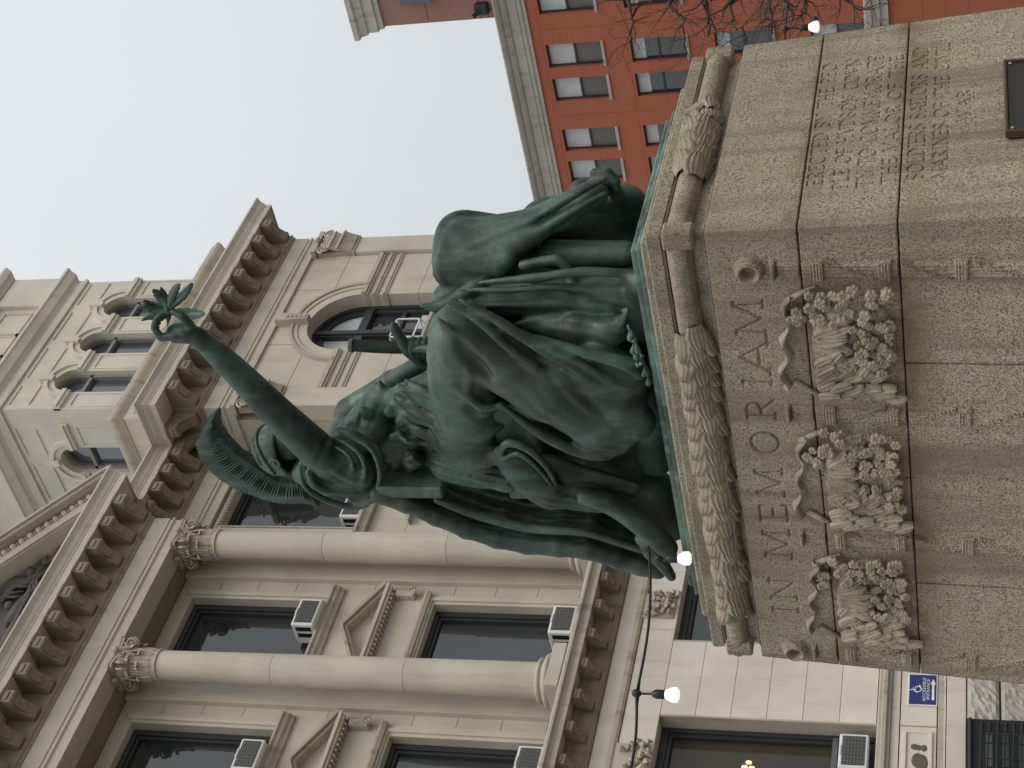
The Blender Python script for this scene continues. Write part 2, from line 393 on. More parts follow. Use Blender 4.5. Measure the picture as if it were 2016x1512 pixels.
# IN MEMORIAM on the long side: letter by letter, running towards smaller Y
MEM = []
ZL1, ZL0 = 2.838, 2.688
for c, ya_, yb_ in (('I', 1208, 1196), ('N', 1183, 1140), ('M', 1101, 1044), ('E', 1027, 995), ('M', 979, 924), ('O', 895, 851), ('R', 827, 786), ('I', 759, 748), ('A', 737, 672), ('M', 664, 592)):
    xa = 1447+(ya_+yb_-1260)/2*.14
    a = onX(xa+30, ya_, 6.615)[1]; b = onX(xa+30, yb_, 6.615)[1]; wd, ls = GL[c]
    for ln in ls: MEM.append([(a+(b-a)*(u/wd), ZL0+v*(ZL1-ZL0)) for u, v in ln])
FASC = [4.667, 5.598, 6.519, 7.470]
def front_h(S, Z):
    cut = -.018*carve(S, Z, MEM, .0115); h = np.zeros_like(S)
    rngn = np.random.default_rng(3)
    for i, yc in enumerate(FASC):
        d = S-yc
        def blk(w_, z0, z1, amp, e=.006):
            return amp*np.clip((w_-np.abs(d))/e, 0, 1)*np.clip((Z-z0)/e, 0, 1)*np.clip((z1-Z)/e, 0, 1)
        h = np.maximum(h, blk(.045, 1.0, 2.60, .007, .012))
        rods = .004*np.abs(np.sin(d*PI/.022))
        h = np.where((np.abs(d) < .043) & (Z < 2.60) & (h > 0), h+rods, h)
        h = np.maximum(h, blk(.056, 2.605, 2.632, .024))
        for zb in (2.400, 2.073, 1.713, 1.36):
            h = np.maximum(h, blk(.060, zb-.034, zb+.034, .021)*(1-.22*np.abs(np.sin(Z*PI/.015))))
        sg = 1 if i % 2 else -1
        for zb in (2.24, 1.89, 1.53):      # crossed straps between the bands
            t = (Z-zb)/.13
            for off in (0, .016):
                dd = np.abs(d-sg*t*.05+off)
                h = np.maximum(h, np.where(np.abs(t) < 1, .017*np.clip(1-dd/.008, 0, 1), 0))
        if i in (0, 3):
            r = np.hypot(d, (Z-2.735)); h = np.maximum(h, .03*np.clip(1-(np.abs(r-.052)/.026)**2, 0, 1))
    return h*1.7+cut
def side_h(S, Z): return -.012*carve(S, Z, INS, .0062)

def block(name, y0, y1, z0, z1, front=None, side=None, res=.006, parent=ped, g=.0026, nx=True):
    # a battered block; y0/y1 may be functions of z; front: -X face height, side: -Y face height
    fy0 = y0 if callable(y0) else (lambda z: y0+g); fy1 = y1 if callable(y1) else (lambda z: y1-g)
    z0, z1 = z0+g, z1-g
    c = {}
    for kz, z in ((0, z0), (1, z1)):
        c[0, 0, kz] = np.array((XF(z), fy0(z), z)); c[0, 1, kz] = np.array((XF(z), fy1(z), z))
        c[1, 0, kz] = np.array((XR(z), fy0(z), z)); c[1, 1, kz] = np.array((XR(z), fy1(z), z))
    m = MB(); V = [c[i, j, k] for i in (0, 1) for j in (0, 1) for k in (0, 1)]
    ix = lambda i, j, k: i*4+j*2+k
    fs = {'-X': (ix(0, 0, 0), ix(0, 0, 1), ix(0, 1, 1), ix(0, 1, 0)), '+X': (ix(1, 0, 0), ix(1, 1, 0), ix(1, 1, 1), ix(1, 0, 1)),
          '-Y': (ix(0, 0, 0), ix(1, 0, 0), ix(1, 0, 1), ix(0, 0, 1)), '+Y': (ix(0, 1, 0), ix(0, 1, 1), ix(1, 1, 1), ix(1, 1, 0)),
          'b': (ix(0, 0, 0), ix(0, 1, 0), ix(1, 1, 0), ix(1, 0, 0)), 't': (ix(0, 0, 1), ix(1, 0, 1), ix(1, 1, 1), ix(0, 1, 1))}
    m.add(V, [f for k, f in fs.items() if not (k == '-X' and front) and not (k == '-Y' and side)])
    def grid(p00, p10, p11, p01, hf, sidx, nrm):
        W_, H_ = np.linalg.norm(p10-p00), np.linalg.norm(p01-p00); nu, nv = max(2, int(W_/res)), max(2, int(H_/res))
        u, v = np.meshgrid(np.linspace(0, 1, nu+1), np.linspace(0, 1, nv+1), indexing='ij'); u = u[..., None]; v = v[..., None]
        P = p00*(1-u)*(1-v)+p10*u*(1-v)+p11*u*v+p01*(1-u)*v
        e = np.minimum(np.minimum(u, 1-u)*W_, np.minimum(v, 1-v)*H_)[..., 0]
        h = hf(P[..., sidx], P[..., 2])*np.clip(e/.006, 0, 1)
        # slightly eased arrises
        h = h-.0045*np.clip(1-e/.009, 0, 1)**2
        P = P+np.array(nrm)*h[..., None]
        I = np.arange((nu+1)*(nv+1)).reshape(nu+1, nv+1)
        Q = np.stack([I[:-1, :-1], I[1:, :-1], I[1:, 1:], I[:-1, 1:]], -1).reshape(-1, 4)
        m.add(P.reshape(-1, 3).tolist(), Q.tolist())
    if front: grid(c[0, 0, 0], c[0, 1, 0], c[0, 1, 1], c[0, 0, 1], front, 1, (-1, 0, 0))
    if side: grid(c[0, 0, 0], c[1, 0, 0], c[1, 0, 1], c[0, 0, 1], side, 0, (0, -1, 0))
    return m.build(name, GRANITE, parent)
block('frieze_block', YF, YR, 2.481, ZT, front_h, lambda s, z: 0*s, .006)
block('die_block', YF, 6.04, 2.003, 2.481, front_h, side_h, .005)
block('die_block', 6.04, YR, 2.003, 2.481, front_h, None, .006)
block('die_block', YF, 5.25, 1.0, 2.003, front_h, side_h, .005)
block('die_block', 5.25, 6.84, 1.0, 2.003, front_h, None, .007)
block('die_block', 6.84, YR, 1.0, 2.003, front_h, None, .007)
c_ = MB(); c_.box(6.66, 8.55, 4.48, 7.55, 1.0, 2.93); c_.build('core', JOINT, ped)
loop = lambda d: [(6.626+d, 7.56-d), (6.626+d, 4.443+d), (8.562-d, 4.443+d), (8.562-d, 7.56-d), (6.626+d, 7.56-d-.0001)]
def ring(name, prof, d=0., mat=GRANITE, parent=ped, angle=35):
    # prof (out,z) closed, swept anticlockwise round the rectangle so that outward is on the right
    p = [(6.626+d, 7.56-d), (6.626+d, 4.443+d), (8.562-d, 4.443+d), (8.562-d, 7.56-d)]
    m = MB(); n = len(p); k = len(prof); V = []
    cs = [(-1, 1), (-1, -1), (1, -1), (1, 1)]
    for (x, y), (sx, sy) in zip(p, cs):
        for o_, z in prof: V.append((x+sx*o_, y+sy*o_, z))
    F = [(i*k+j, ((i+1) % n)*k+j, ((i+1) % n)*k+(j+1) % k, i*k+(j+1) % k) for i in range(n) for j in range(k)]
    m.add(V, F); return m.build(name, mat, parent, angle=angle)
# capping: neck, big roll, grooved fascia, upper tier
ring('cap_neck', [(-.5, ZT-.003), (.006, ZT-.003), (.002, ZT+.012), (-.018, ZT+.03), (-.030, 3.05), (-.030, 3.158), (-.5, 3.158)], .05)
rollprof = [(-.08, 3.022)]+[(-.012+.068*math.cos(a), 3.088+.066*math.sin(a)) for a in np.linspace(-1.45, 1.45, 14)]+[(-.08, 3.154)]
roll = ring('garland_roll', rollprof, .05, angle=60)
ring('cap_fascia', [(-.5, 3.160), (.0, 3.160), (.004, 3.172), (.014, 3.174), (.016, 3.240), (.008, 3.247), (-.5, 3.247)], .05)
t3 = MB(); t3.bbox(6.626+.16, 8.562-.16, 4.443+.16, 7.56-.16, 3.247, 3.312, .012); t3.build('cap_tier', GRANITE, ped)
# broad strap round the roll at each corner
for (x, y) in ((6.676, 4.493), (8.512, 4.493), (6.676, 7.51)):
    sx = -1 if x < 7.5 else 1; sy = -1 if y < 6 else 1
    m = MB(); m.bbox(x-.055, x+.055, y-.055, y+.055, 3.0, 3.158, .012); m.build('corner_strap', GRANITE, ped)
# leaves laid over the roll: one shared leaf mesh
def leaf_mesh(name, L=.16, W=.055, T=.022, mat=GRANITR, ribs=3, droop=.3):
    # u runs along the leaf, local frame: x along, y across, z out
    n, k = 12, 16; V = []; F = []
    for i in range(n+1):
        u = i/n; wv = W*(math.sin(PI*(.16+.79*u))**.65)
        for j in range(k+1):
            s = j/k*2-1
            z = T*(1-.8*s*s)*(.55+.45*u)*(1 if u < .93 else .8)-.55*T*(1-abs(math.sin(s*PI*ribs*.5+PI/2)))*(.4+.6*u)
            V.append((u*L, wv*s, z if 0 < j < k else -.25*T))
    for i in range(n):
        for j in range(k): a = i*(k+1)+j; F.append((a, a+1, a+k+2, a+k+1))
    m = MB(); m.add(V, F); return m.mesh(name, mat, smooth=True)
LEAFG = leaf_mesh('garland_leaf', .175, .066, .036, ribs=5)
def frame(o, x, z):
    x = Vector(x).normalized(); z = Vector(z); z = (z-x*z.dot(x)).normalized(); y = z.cross(x)
    return Matrix(((x.x, y.x, z.x, o[0]), (x.y, y.y, z.y, o[1]), (x.z, y.z, z.z, o[2]), (0, 0, 0, 1)))
def on_roll(side, s, ang):
    # point and normal on the roll surface at angle ang (0 = straight out, + up)
    r = .070; n = math.cos(ang); up = math.sin(ang)
    if side == 'W': return (6.676+.012-r*n, s, 3.088+r*.97*up), (-n, 0, up)
    return (s, 4.493+.012-r*n, 3.088+r*.97*up), (0, -n, up)
def lay(side, s0, s1, dirn, step=.112):
    ax = {'W': (0, 1, 0), 'S': (1, 0, 0)}[side]; k = 0; s = s0
    while (s < s1):
        for a, off in ((-.50, 0), (.62, .055), (-1.35, .055)):
            p, n_ = on_roll(side, s+off*dirn, a); d = Vector(ax)*dirn + Vector((0, 0, rnd.uniform(-.10, .10)))
            W = frame(p, d, n_) @ Matrix.Scale(rnd.uniform(.85, 1.1), 4) @ Matrix.Rotation(-.16, 4, 'Y') @ Matrix.Rotation(rnd.uniform(-.15, .15), 4, 'X')
            inst('garland_leaf', LEAFG, W, roll)
        s += step; k += 1
lay('W', 5.02, 7.06, 1)
lay('S', 7.15, 7.62, 1, .11); lay('S', 7.85, 8.05, -1, .11)
m = MB()
for sd_, s in (('S', 7.68), ('W', 5.98)):
    for a in (-.6, 0, .6):
        p, n_ = on_roll(sd_, s, a); m.ball(np.array(p), .03, 8, 5)
m.build('garland_berry', GRANITR, roll, smooth=True)
# three hanging wreaths: ribbon, leaves, blossoms
LEAFW = leaf_mesh('wreath_leaf', .150, .046, .036, ribs=3)
m = MB()
for k in range(6):
    a = 2*PI*k/6; m.ball((.017*math.cos(a), .017*math.sin(a), .008), (.0145, .0145, .012), 7, 5)
m.ball((0, 0, .012), .0085, 7, 4)
BLOS = m.mesh('wreath_blossom', GRANITR, smooth=True)
FX = lambda z: XF(z)
def wreath(yc, seed):
    r = random.Random(seed)
    w_ = .355
    # ribbon along the top, rolling like a wave, tails at both ends
    rb = MB(); pts = []; N_ = 40
    for i in range(N_+1):
        t = i/N_*2-1; a = t*.30; z = 2.588-.035*t+.020*math.sin(t*9.5+seed); pts.append((a, z))
    V = []; F = []
    for i, (a, z) in enumerate(pts):
        wv = .016*(1+.35*math.sin(i*.9+seed)); tw = .012*math.sin(i*.55+seed*2)
        V += [(FX(z)-.004, yc-a, z-wv), (FX(z)-.040-tw, yc-a, z-wv*.4), (FX(z)-.046+tw, yc-a, z+wv*.5), (FX(z)-.004, yc-a, z+wv)]
    for i in range(N_):
        for j in range(3): q = i*4+j; F.append((q, q+1, q+5, q+4))
    rb.add(V, F)
    for sgn in (-1, 1):
        rb.tube([(FX(2.56)-.012, yc-sgn*.26, 2.57), (FX(2.5)-.016, yc-sgn*.315, 2.49), (FX(2.4)-.012, yc-sgn*(.355), 2.41)], [.020, .016, .010], 6)
    R_ = rb.build('wreath_ribbon', GRANITR, ped, smooth=True); R_.name = 'wreath_ribbon'
    def put(mesh, nm, a, z, out_, ang, tilt, sc):
        o_ = (FX(z)-out_, yc-a, z)
        # leaf axis in the wall plane: angle from viewer's right, counter-clockwise
        d = Vector((-math.sin(tilt)*.4, -math.cos(ang), math.sin(ang)))
        W = frame(o_, d, (-1, 0, 0)) @ Matrix.Rotation(r.uniform(-.5, .5), 4, 'X') @ Matrix.Scale(sc, 4)
        inst(nm, mesh, W, R_)
    # raised cushion behind so that nothing floats
    cu = MB()
    for i in range(26):
        t = 2*PI*i/26; cu.ball((FX(2.25)-.004, yc-.235*math.cos(t), 2.245+.135*math.sin(t)), (.040, .088, .082), 10, 6)
    cu.ball((FX(2.25)-.0, yc, 2.24), (.022, .20, .13), 14, 8)
    cu.build('wreath_cushion', GRANITE, R_, smooth=True)
    bl = lambda a0, a1, z0, z1, n_, o_: [put(BLOS, 'wreath_blossom', r.uniform(a0, a1), r.uniform(z0, z1), o_+.03*r.random(), r.uniform(0, 6), 0, r.uniform(.75, 1.15)) for _ in range(n_)]
    bl(.15, .36, 2.055, 2.455, 46, .036); bl(-.12, .15, 2.055, 2.25, 26, .034); bl(-.20, -.04, 2.05, 2.12, 6, .03); bl(.12, .22, 2.47, 2.55, 6, .02)
    for i in range(26):      # leaves: left-hand crescent, pointing down, in overlapping courses
        t = i//5; k_ = i % 5; put(LEAFW, 'wreath_leaf', -.34+.052*k_+r.uniform(-.015, .015), 2.44-.068*t, .028+.022*r.random(), -1.15+.10*k_+r.uniform(-.35, .35), .3, r.uniform(.68, .88))
    for i in range(12):      # leaf fan in the upper middle
        t = i/11; put(LEAFW, 'wreath_leaf', -.10+.22*t, 2.43-.03*(i % 2), .022+.018*r.random(), -1.57+(t-.5)*1.5+r.uniform(-.2, .2), .3, r.uniform(.85, 1.1))
for s_, yc in enumerate((5.115, 6.045, 6.985)): wreath(yc, s_+1)
# lower base and steps, mostly below the picture
ring('base_moulding', [(-.4, .72), (.20, .72), (.20, .80), (.16, .86), (.115, .90), (.105, .99), (-.4, .99)], 0)
st = MB(); st.bbox(6.2, 9.0, 4.0, 8.0, .34, .717, .02); st.build('base_step', GRANITE, ped)
st = MB(); st.bbox(5.8, 9.4, 3.6, 8.4, .0, .337, .02); st.build('base_step', GRANITE, ped)
# dark bronze plaque low on the inscription side
pl = MB(); pl.bbox(7.232, 7.940, YF(1.2)-.035, YF(1.2)+.06, 1.02, 1.495, .012)
plq = pl.build('plaque', plain('plaque_bronze', (.030, .028, .026), .45, .3), ped)
fr = MB()
for a in ((7.222, 7.240, 1.01, 1.505), (7.932, 7.950, 1.01, 1.505), (7.240, 7.932, 1.487, 1.505)):
    fr.bbox(a[0], a[1], YF(1.2)-.045, YF(1.2)-.0, a[2], a[3], .005)
fr.build('plaque_frame', plain('plaque_edge', (.10, .055, .03), .5, .3), plq)
sc_ = MB()
for x in (7.26, 7.912): sc_.ball((x, YF(1.2)-.038, 1.468), (.011, .006, .011), 8, 5)
sc_.build('plaque_screw', plain('screw', (.4, .36, .3), .4, .6), plq, smooth=True)
# ------------------------------------------------------------------ courthouse
YC, YA, YB = 19.15, 18.84, 19.92          # entablature planes: centre pavilion, corner pavilion, recessed bay
XC, XL, XRr = 19.62, 22.50, 28.42         # pavilion corners on plan
ct = thing('courthouse', 'pale limestone courthouse with tall columns, bracketed cornice and pediment', 'building', (16, 22, 0))
ZA = onY(305, 1137, YC)[2]                # underside of the architrave
zc = lambda x, y, Y: onY(x, y, Y)[2]
PATH = [(2.0, YC), (XC, YC), (XC, YB), (XL, YB), (XL, YA), (XRr, YA), (XRr, YA+14)]
ZCO = 17.295
# architrave + frieze
m = MB(); m.sweep(PATH, [(-.45, ZA), (0, ZA), (0, ZA+.17), (.012, ZA+.19), (.035, ZA+.20), (.035, ZA+.235), (.0, ZA+.25), (0, ZA+.30), (.02, ZA+.30), (.02, ZA+.62), (-.45, ZA+.62)])
m.build('architrave', LIME, ct)
# bed moulding
z0 = ZA+.62
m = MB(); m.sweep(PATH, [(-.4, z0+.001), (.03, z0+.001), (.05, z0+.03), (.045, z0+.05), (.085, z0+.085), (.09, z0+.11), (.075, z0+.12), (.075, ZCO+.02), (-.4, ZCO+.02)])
m.build('bed_moulding', SOOTSHADE, ct)
# corona and cyma
m = MB(); m.sweep(PATH, [(-.3, ZCO+.022), (.56, ZCO+.022), (.56, ZCO), (.60, ZCO), (.60, ZCO+.13), (.615, ZCO+.15), (.615, ZCO+.17), (.635, ZCO+.20), (.66, ZCO+.27), (.71, ZCO+.33), (.73, ZCO+.345), (.73, ZCO+.385), (-.3, ZCO+.42)])
m.build('corona', LIME, ct)
# scrolled modillions, shared mesh; local: x across, y outwards negative, z up, origin at wall under soffit
def modillion(D, H, Wd):
    pr = [(0, 0), (-D, 0), (-D, -.10*H), (-D*.985, -.16*H), (-D*.985, -.34*H)]
    for a in np.linspace(.1, PI*.62, 6): pr.append((-D*.90+.09*D*-math.cos(a), -.40*H-.085*H*math.sin(a)))
    pr += [(-D*.72, -.50*H), (-D*.52, -.62*H), (-D*.36, -.78*H), (-D*.26, -.92*H), (-D*.15, -1.0*H), (-D*.04, -.98*H), (0, -.90*H)]
    m = MB(); m.prism(pr, -Wd/2, Wd/2, 'X')
    # stepped cap, front tablet and bead
    m.box(-Wd/2-.03, Wd/2+.03, -D-.03, -.002, -.035*H, .0); m.box(-Wd/2-.018, Wd/2+.018, -D-.018, -.002, -.075*H, -.036*H)
    m.bbox(-Wd*.34, Wd*.34, -D-.012, -D+.03, -.285*H, -.13*H, .006)
    m.tube([(-Wd*.33, -D*.945, -.40*H), (Wd*.33, -D*.945, -.40*H)], .055*H, 8)
    # acanthus leaf under the belly
    V = []; F = []; n = 9
    for i in range(n+1):
        t = i/n; y = -D*(.84-.66*t); z = -H*(.46+.50*t**1.25)-.010*math.sin(t*PI*5)-.004
        for j in range(7):
            s = j/3-1; V.append((s*Wd*.42*(1-.35*t), y, z-.03*(1-s*s)*math.sin(PI*min(1, t*1.2+.1))+.008*math.cos(s*9)))
    for i in range(n):
        for j in range(6): q = i*7+j; F.append((q, q+1, q+8, q+7))
    m.add(V, F)
    return m.mesh('modillion', SOOTSHADE, angle=40)
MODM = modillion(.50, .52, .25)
def put_mod(x, y, rot):
    W = Matrix.Translation((x, y, ZCO+.020)) @ Matrix.Rotation(rot, 4, 'Z'); inst('modillion', MODM, W, ct)
xs = 19.57*(18.55/18.62)
x = XC-.03
while x > 12.5: put_mod(x, YC-.07, 0); x -= .592
for i in range(2): put_mod(XC+.07, YC+.33+.45*i-.2, PI/2)
for x in (XC+.62, XC+1.15, XC+1.68, XC+2.2): put_mod(x, YB-.07, 0)
for y in (YA+.15, YA+.62): put_mod(XL-.07, y, -PI/2)
n = 10
for i in range(n): put_mod(XL+.08+(XRr-XL-.16)*i/(n-1), YA-.07, 0)
for i in range(6): put_mod(XRr+.07, YA+.25+.6*i, PI/2)
# ---- pediment over the centre pavilion
foot = (XC+.72, ZCO+.40); sl_ = .725
ra = math.atan(sl_); cs, sn = math.cos(ra), math.sin(ra)
def rake(name, t0, t1, y0, y1, L=11., s0=0., mat=LIME):
    # bar following the slope: t = height above the slope line, measured square to it
    p = lambda s, t: (foot[0]-s*cs-t*sn, foot[1]+s*sn-t*cs if False else foot[1]+s*sn+t*cs)
    q = lambda s, t: (foot[0]-s*cs+t*sn, foot[1]+s*sn+t*cs)
    m = MB(); m.prism([q(s0, t0), q(L, t0), q(L, t1), q(s0, t1)], y0, y1, 'Y'); return m.build(name, mat, ct)
yo = YC-.73
rake('raking_fillet', -.045, .0, yo+.0, YC+.4)
rake('raking_cyma', -.115, -.047, yo+.05, YC+.4)
rake('raking_band', -.165, -.117, yo+.12, YC+.4, mat=LIMED)
rake('raking_corona', -.46, -.30, yo+.22, YC+.4, s0=.30)
rake('raking_soffit', -.50, -.462, yo+.26, YC+.4, s0=.42)
rake('raking_bed', -.298, -.167, yo+.25, YC+.4, s0=.12, mat=LIMED)
m = MB(); m.ball((0, 0, 0), (.072, .062, .082), 12, 8); EGG = m.mesh('egg', LIME, smooth=True)
m = MB(); m.ball((0, 0, 0), (.017, .045, .080), 6, 5); DART = m.mesh('dart', LIME, smooth=True)
for i in range(48):
    s = .28+.092*i
    mesh, nm = (EGG, 'egg') if i % 2 == 0 else (DART, 'dart')
    X_, Z_ = foot[0]-s*cs-.232*sn, foot[1]+s*sn-.232*cs
    if Z_ < foot[1]-.05: continue
    inst(nm, mesh, Matrix.Translation((X_, yo+.235, Z_)) @ Matrix.Rotation(ra, 4, 'Y'), ct)
m = MB(); m.prism([(foot[0]-.2, ZCO+.42), (foot[0]-11, ZCO+.42), (foot[0]-11, ZCO+8.3)], YC+.05, YC+.4, 'Y'); tym = m.build('tympanum', RELIEF, ct)
# relief figures: reclining draped forms
m = MB(); r = random.Random(5)
def rp(x, y, d=0.): return onY(x, y, YC-.05-d)
for k, (pts, rad) in enumerate((
    ([(10, 1165), (30, 1150), (55, 1148), (78, 1128), (96, 1110)], [.10, .13, .10, .07, .03]),
    ([(45, 1190), (60, 1170), (66, 1152), (64, 1134)], [.10, .09, .07, .04]),
    ([(20, 1230), (35, 1200), (50, 1180)], [.12, .11, .09]), ([(5, 1285), (20, 1255), (40, 1215)], [.12, .12, .1]),
    ([(15, 1150), (40, 1125), (66, 1112)], [.03, .025, .02]), ([(70, 1104), (85, 1110), (92, 1098)], [.03, .04, .02]),
    ([(0, 1180), (20, 1172), (45, 1166)], [.07, .06, .05]), ([(0, 1330), (10, 1300), (25, 1270)], [.1, .11, .1]), ([(30, 1245), (45, 1225), (52, 1195)], [.05, .06, .05]),
    ([(118, 1076), (128, 1066), (136, 1058)], [.05, .06, .03]), ([(110, 1084), (122, 1080), (130, 1072)], [.04, .04, .03]))):
    m.tube([rp(a, b) for a, b in pts], rad, 10)
    for j in range(4):
        o_ = r.uniform(-8, 8); m.tube([rp(a+o_, b+r.uniform(-8, 8), .06) for a, b in pts], [x_*.35 for x_ in rad], 6)
for a, b in ((18, 1192), (60, 1128), (30, 1268), (88, 1106)): m.ball(rp(a, b, .08), .085, 10, 7)
rf = m.build('tympanum_relief', RELIEF, ct, smooth=True)
md = rf.modifiers.new('d', 'DISPLACE'); tx = bpy.data.textures.new('relief_n', 'CLOUDS'); tx.noise_scale = .12; md.texture = tx; md.strength = .05

# ---- columns with Corinthian capitals
def capital_parts(r, h, seg=20, flat=False, mat=LIMED):
    m = MB(); bell = [(r*1.0, 0), (r*1.02, h*.05), (r*.98, h*.10), (r*.98, h*.45), (r*1.08, h*.72), (r*1.26, h*.87)]
    m.lathe(bell, seg=seg)
    def leaf(a, z0, hh, wd, rb, curl):
        V = []; F = []; n = 8; k = 6
        ca, sa = math.cos(a), math.sin(a)
        for i in range(n+1):
            t = i/n
            if t < .72: rr = rb+curl*.35*t; z = z0+hh*t/.72*.92
            else:
                u = (t-.72)/.28*PI*.95; rr = rb+curl*.26+curl*.42*(1-math.cos(u))*.6+curl*.15*math.sin(u); z = z0+hh*(.92+.10*math.sin(u)-.10*(1-math.cos(u))*.7)
            ww = wd*(1-.30*t)*(1+.16*math.cos(t*19))
            for j in range(k+1):
                s = j/k*2-1; off = ww*s; rx = rr-abs(s)*.22*ww+.010*math.cos(s*8)
                V.append((ca*rx-sa*off, sa*rx+ca*off, z))
        for i in range(n):
            for j in range(k): q = i*(k+1)+j; F.append((q, q+1, q+k+2, q+k+1))
        m.add(V, F)
    for i in range(8): leaf(2*PI*i/8, h*.06, h*.34, r*.36, r*1.03, r*.42)
    for i in range(8): leaf(2*PI*(i+.5)/8, h*.10, h*.58, r*.34, r*1.04, r*.46)
    for i in range(4):       # corner volutes: a pair of spirals meeting under each abacus corner
        a = PI/4+i*PI/2
        for sg in (-1, 1):
            pts = []; rad = []
            for k in range(30):
                t = k/29; th = PI*.5+t*PI*3.6*1; rho = h*.165*(1-t*.86)
                cx_ = r*1.40; u = cx_+rho*math.cos(th); z = h*.70+rho*math.sin(th)
                aa = a+sg*(.13-.0*t); pts.append((u*math.cos(aa), u*math.sin(aa), z)); rad.append(h*.032*(1-.4*t))
            st_ = [((r*1.05+(pts[0][0]**2+pts[0][1]**2)**.5*0)*math.cos(a+sg*.42), r*1.05*math.sin(a+sg*.42), h*.50), (r*1.18*math.cos(a+sg*.26), r*1.18*math.sin(a+sg*.26), h*.78)]
            m.tube(st_+pts, [h*.028, h*.03]+rad, 6)
            c0 = (r*1.40*math.cos(a+sg*.13), r*1.40*math.sin(a+sg*.13), h*.70); m.ball(c0, h*.035, 7, 5)
    for i in range(4):       # small inner scrolls and fleuron
        a = i*PI/2
        for sg in (-1, 1):
            pts = [((r*1.16)*math.cos(a+sg*.17)+.0, (r*1.16)*math.sin(a+sg*.17), h*.45)]
            for k in range(18):
                t = k/17; th = -PI*.2+t*PI*3; rho = h*.085*(1-.8*t)
                off = sg*(r*.21-rho*math.cos(th)); pts.append((r*1.22*math.cos(a)-off*math.sin(a), r*1.22*math.sin(a)+off*math.cos(a), h*.76+rho*math.sin(th)))
            m.tube(pts, h*.022, 5)
        m.ball((r*1.42*math.cos(a), r*1.42*math.sin(a), h*.92), (h*.07, h*.07, h*.08), 8, 6)
    poly = []                # abacus with hollowed sides and cut corners
    R_ = r*1.72
    for i in range(4):
        a = PI/4+i*PI/2; poly.append((R_*math.cos(a-.06), R_*math.sin(a-.06))); poly.append((R_*math.cos(a+.06), R_*math.sin(a+.06)))
        for k in range(1, 6):
            t = k/6; b0 = a+.06; b1 = a+PI/2-.06; p0 = np.array((R_*math.cos(b0), R_*math.sin(b0))); p1 = np.array((R_*math.cos(b1), R_*math.sin(b1)))
            p = p0*(1-t)+p1*t; p *= 1-.17*math.sin(PI*t)*.9; poly.append(tuple(p))
    m.prism(poly, h*.88, h*.945, 'Z'); m.prism([(a_*1.04, b_*1.04) for a_, b_ in poly], h*.946, h*1.0, 'Z')
    return m.mesh('capital', mat, angle=50)
YCOL = YC+.24
c1 = onY(660, 1076.5, YCOL)[0]; c2 = onY(660, 1324, YCOL)[0]; pit = c1-c2
Zcap0 = zc(430, 1073, YCOL); Zst = zc(1100, 1325, YC-.40)   # capital foot; top of string course ledge
CAPM = capital_parts(.262, ZA-Zcap0-.005)
ZB0 = zc(1104, 1345, YCOL-.2)-.03
rb_, rt_ = .298, .255
zp = ZB0+.22; zb = zp+.24
joints = [zb, 10.75, 13.1, Zcap0-.055]
rad_at = lambda z: rb_+(rt_-rb_)*max(0, (z-zb)/(Zcap0-zb))**1.35
drums = []
for a, b in zip(joints[:-1], joints[1:]):
    m = MB(); zs = np.linspace(a+.004, b-.004, 7)
    m.lathe([(rad_at(zs[0])-.012, zs[0])]+[(rad_at(z), z+.0) for z in zs]+[(rad_at(zs[-1])-.012, zs[-1]+.001)], seg=40); drums.append(m.mesh('shaft_drum', LIME, angle=40))
m = MB(); m.lathe([(rt_+.0, Zcap0-.054), (rt_+.03, Zcap0-.045), (rt_+.032, Zcap0-.022), (rt_+.006, Zcap0-.012), (rt_+.0, Zcap0+.02)], seg=36); NECK = m.mesh('neck_ring', LIME, angle=50)
m = MB()
bp = [(rb_*1.42, zp)]+[(rb_*1.34+.05*math.cos(a), zp+.05+.05*math.sin(a)) for a in np.linspace(-PI/2, PI/2, 7)]+[(rb_*1.25, zp+.105), (rb_*1.14, zp+.13), (rb_*1.14, zp+.15)]+[(rb_*1.13+.035*math.cos(a), zp+.19+.035*math.sin(a)) for a in np.linspace(-PI/2, PI/2, 6)]+[(rb_*1.03, zp+.23), (rb_*1.0, zb+.003)]
m.lathe(bp, seg=36); BASEM = m.mesh('column_base', LIME, angle=50)
m = MB(); m.bbox(-.44, .44, -.44, .44, ZB0, zp-.001, .01); PLM = m.mesh('plinth', LIME)
for cxp in (c1, c2, c2-pit, c2-2*pit):
    e = bpy.data.objects.new('column', None); COL.objects.link(e); W = Matrix.Translation((cxp, YCOL, ZB0)); e.matrix_basis = W; reg(e, W); par(e, ct)
    T = Matrix.Translation((cxp, YCOL, 0))
    for d in drums: inst('shaft_drum', d, T, e)
    inst('neck_ring', NECK, T, e); inst('column_base', BASEM, T, e); inst('plinth', PLM, T, e)
    inst('capital', CAPM, Matrix.Translation((cxp, YCOL, Zcap0)), e)
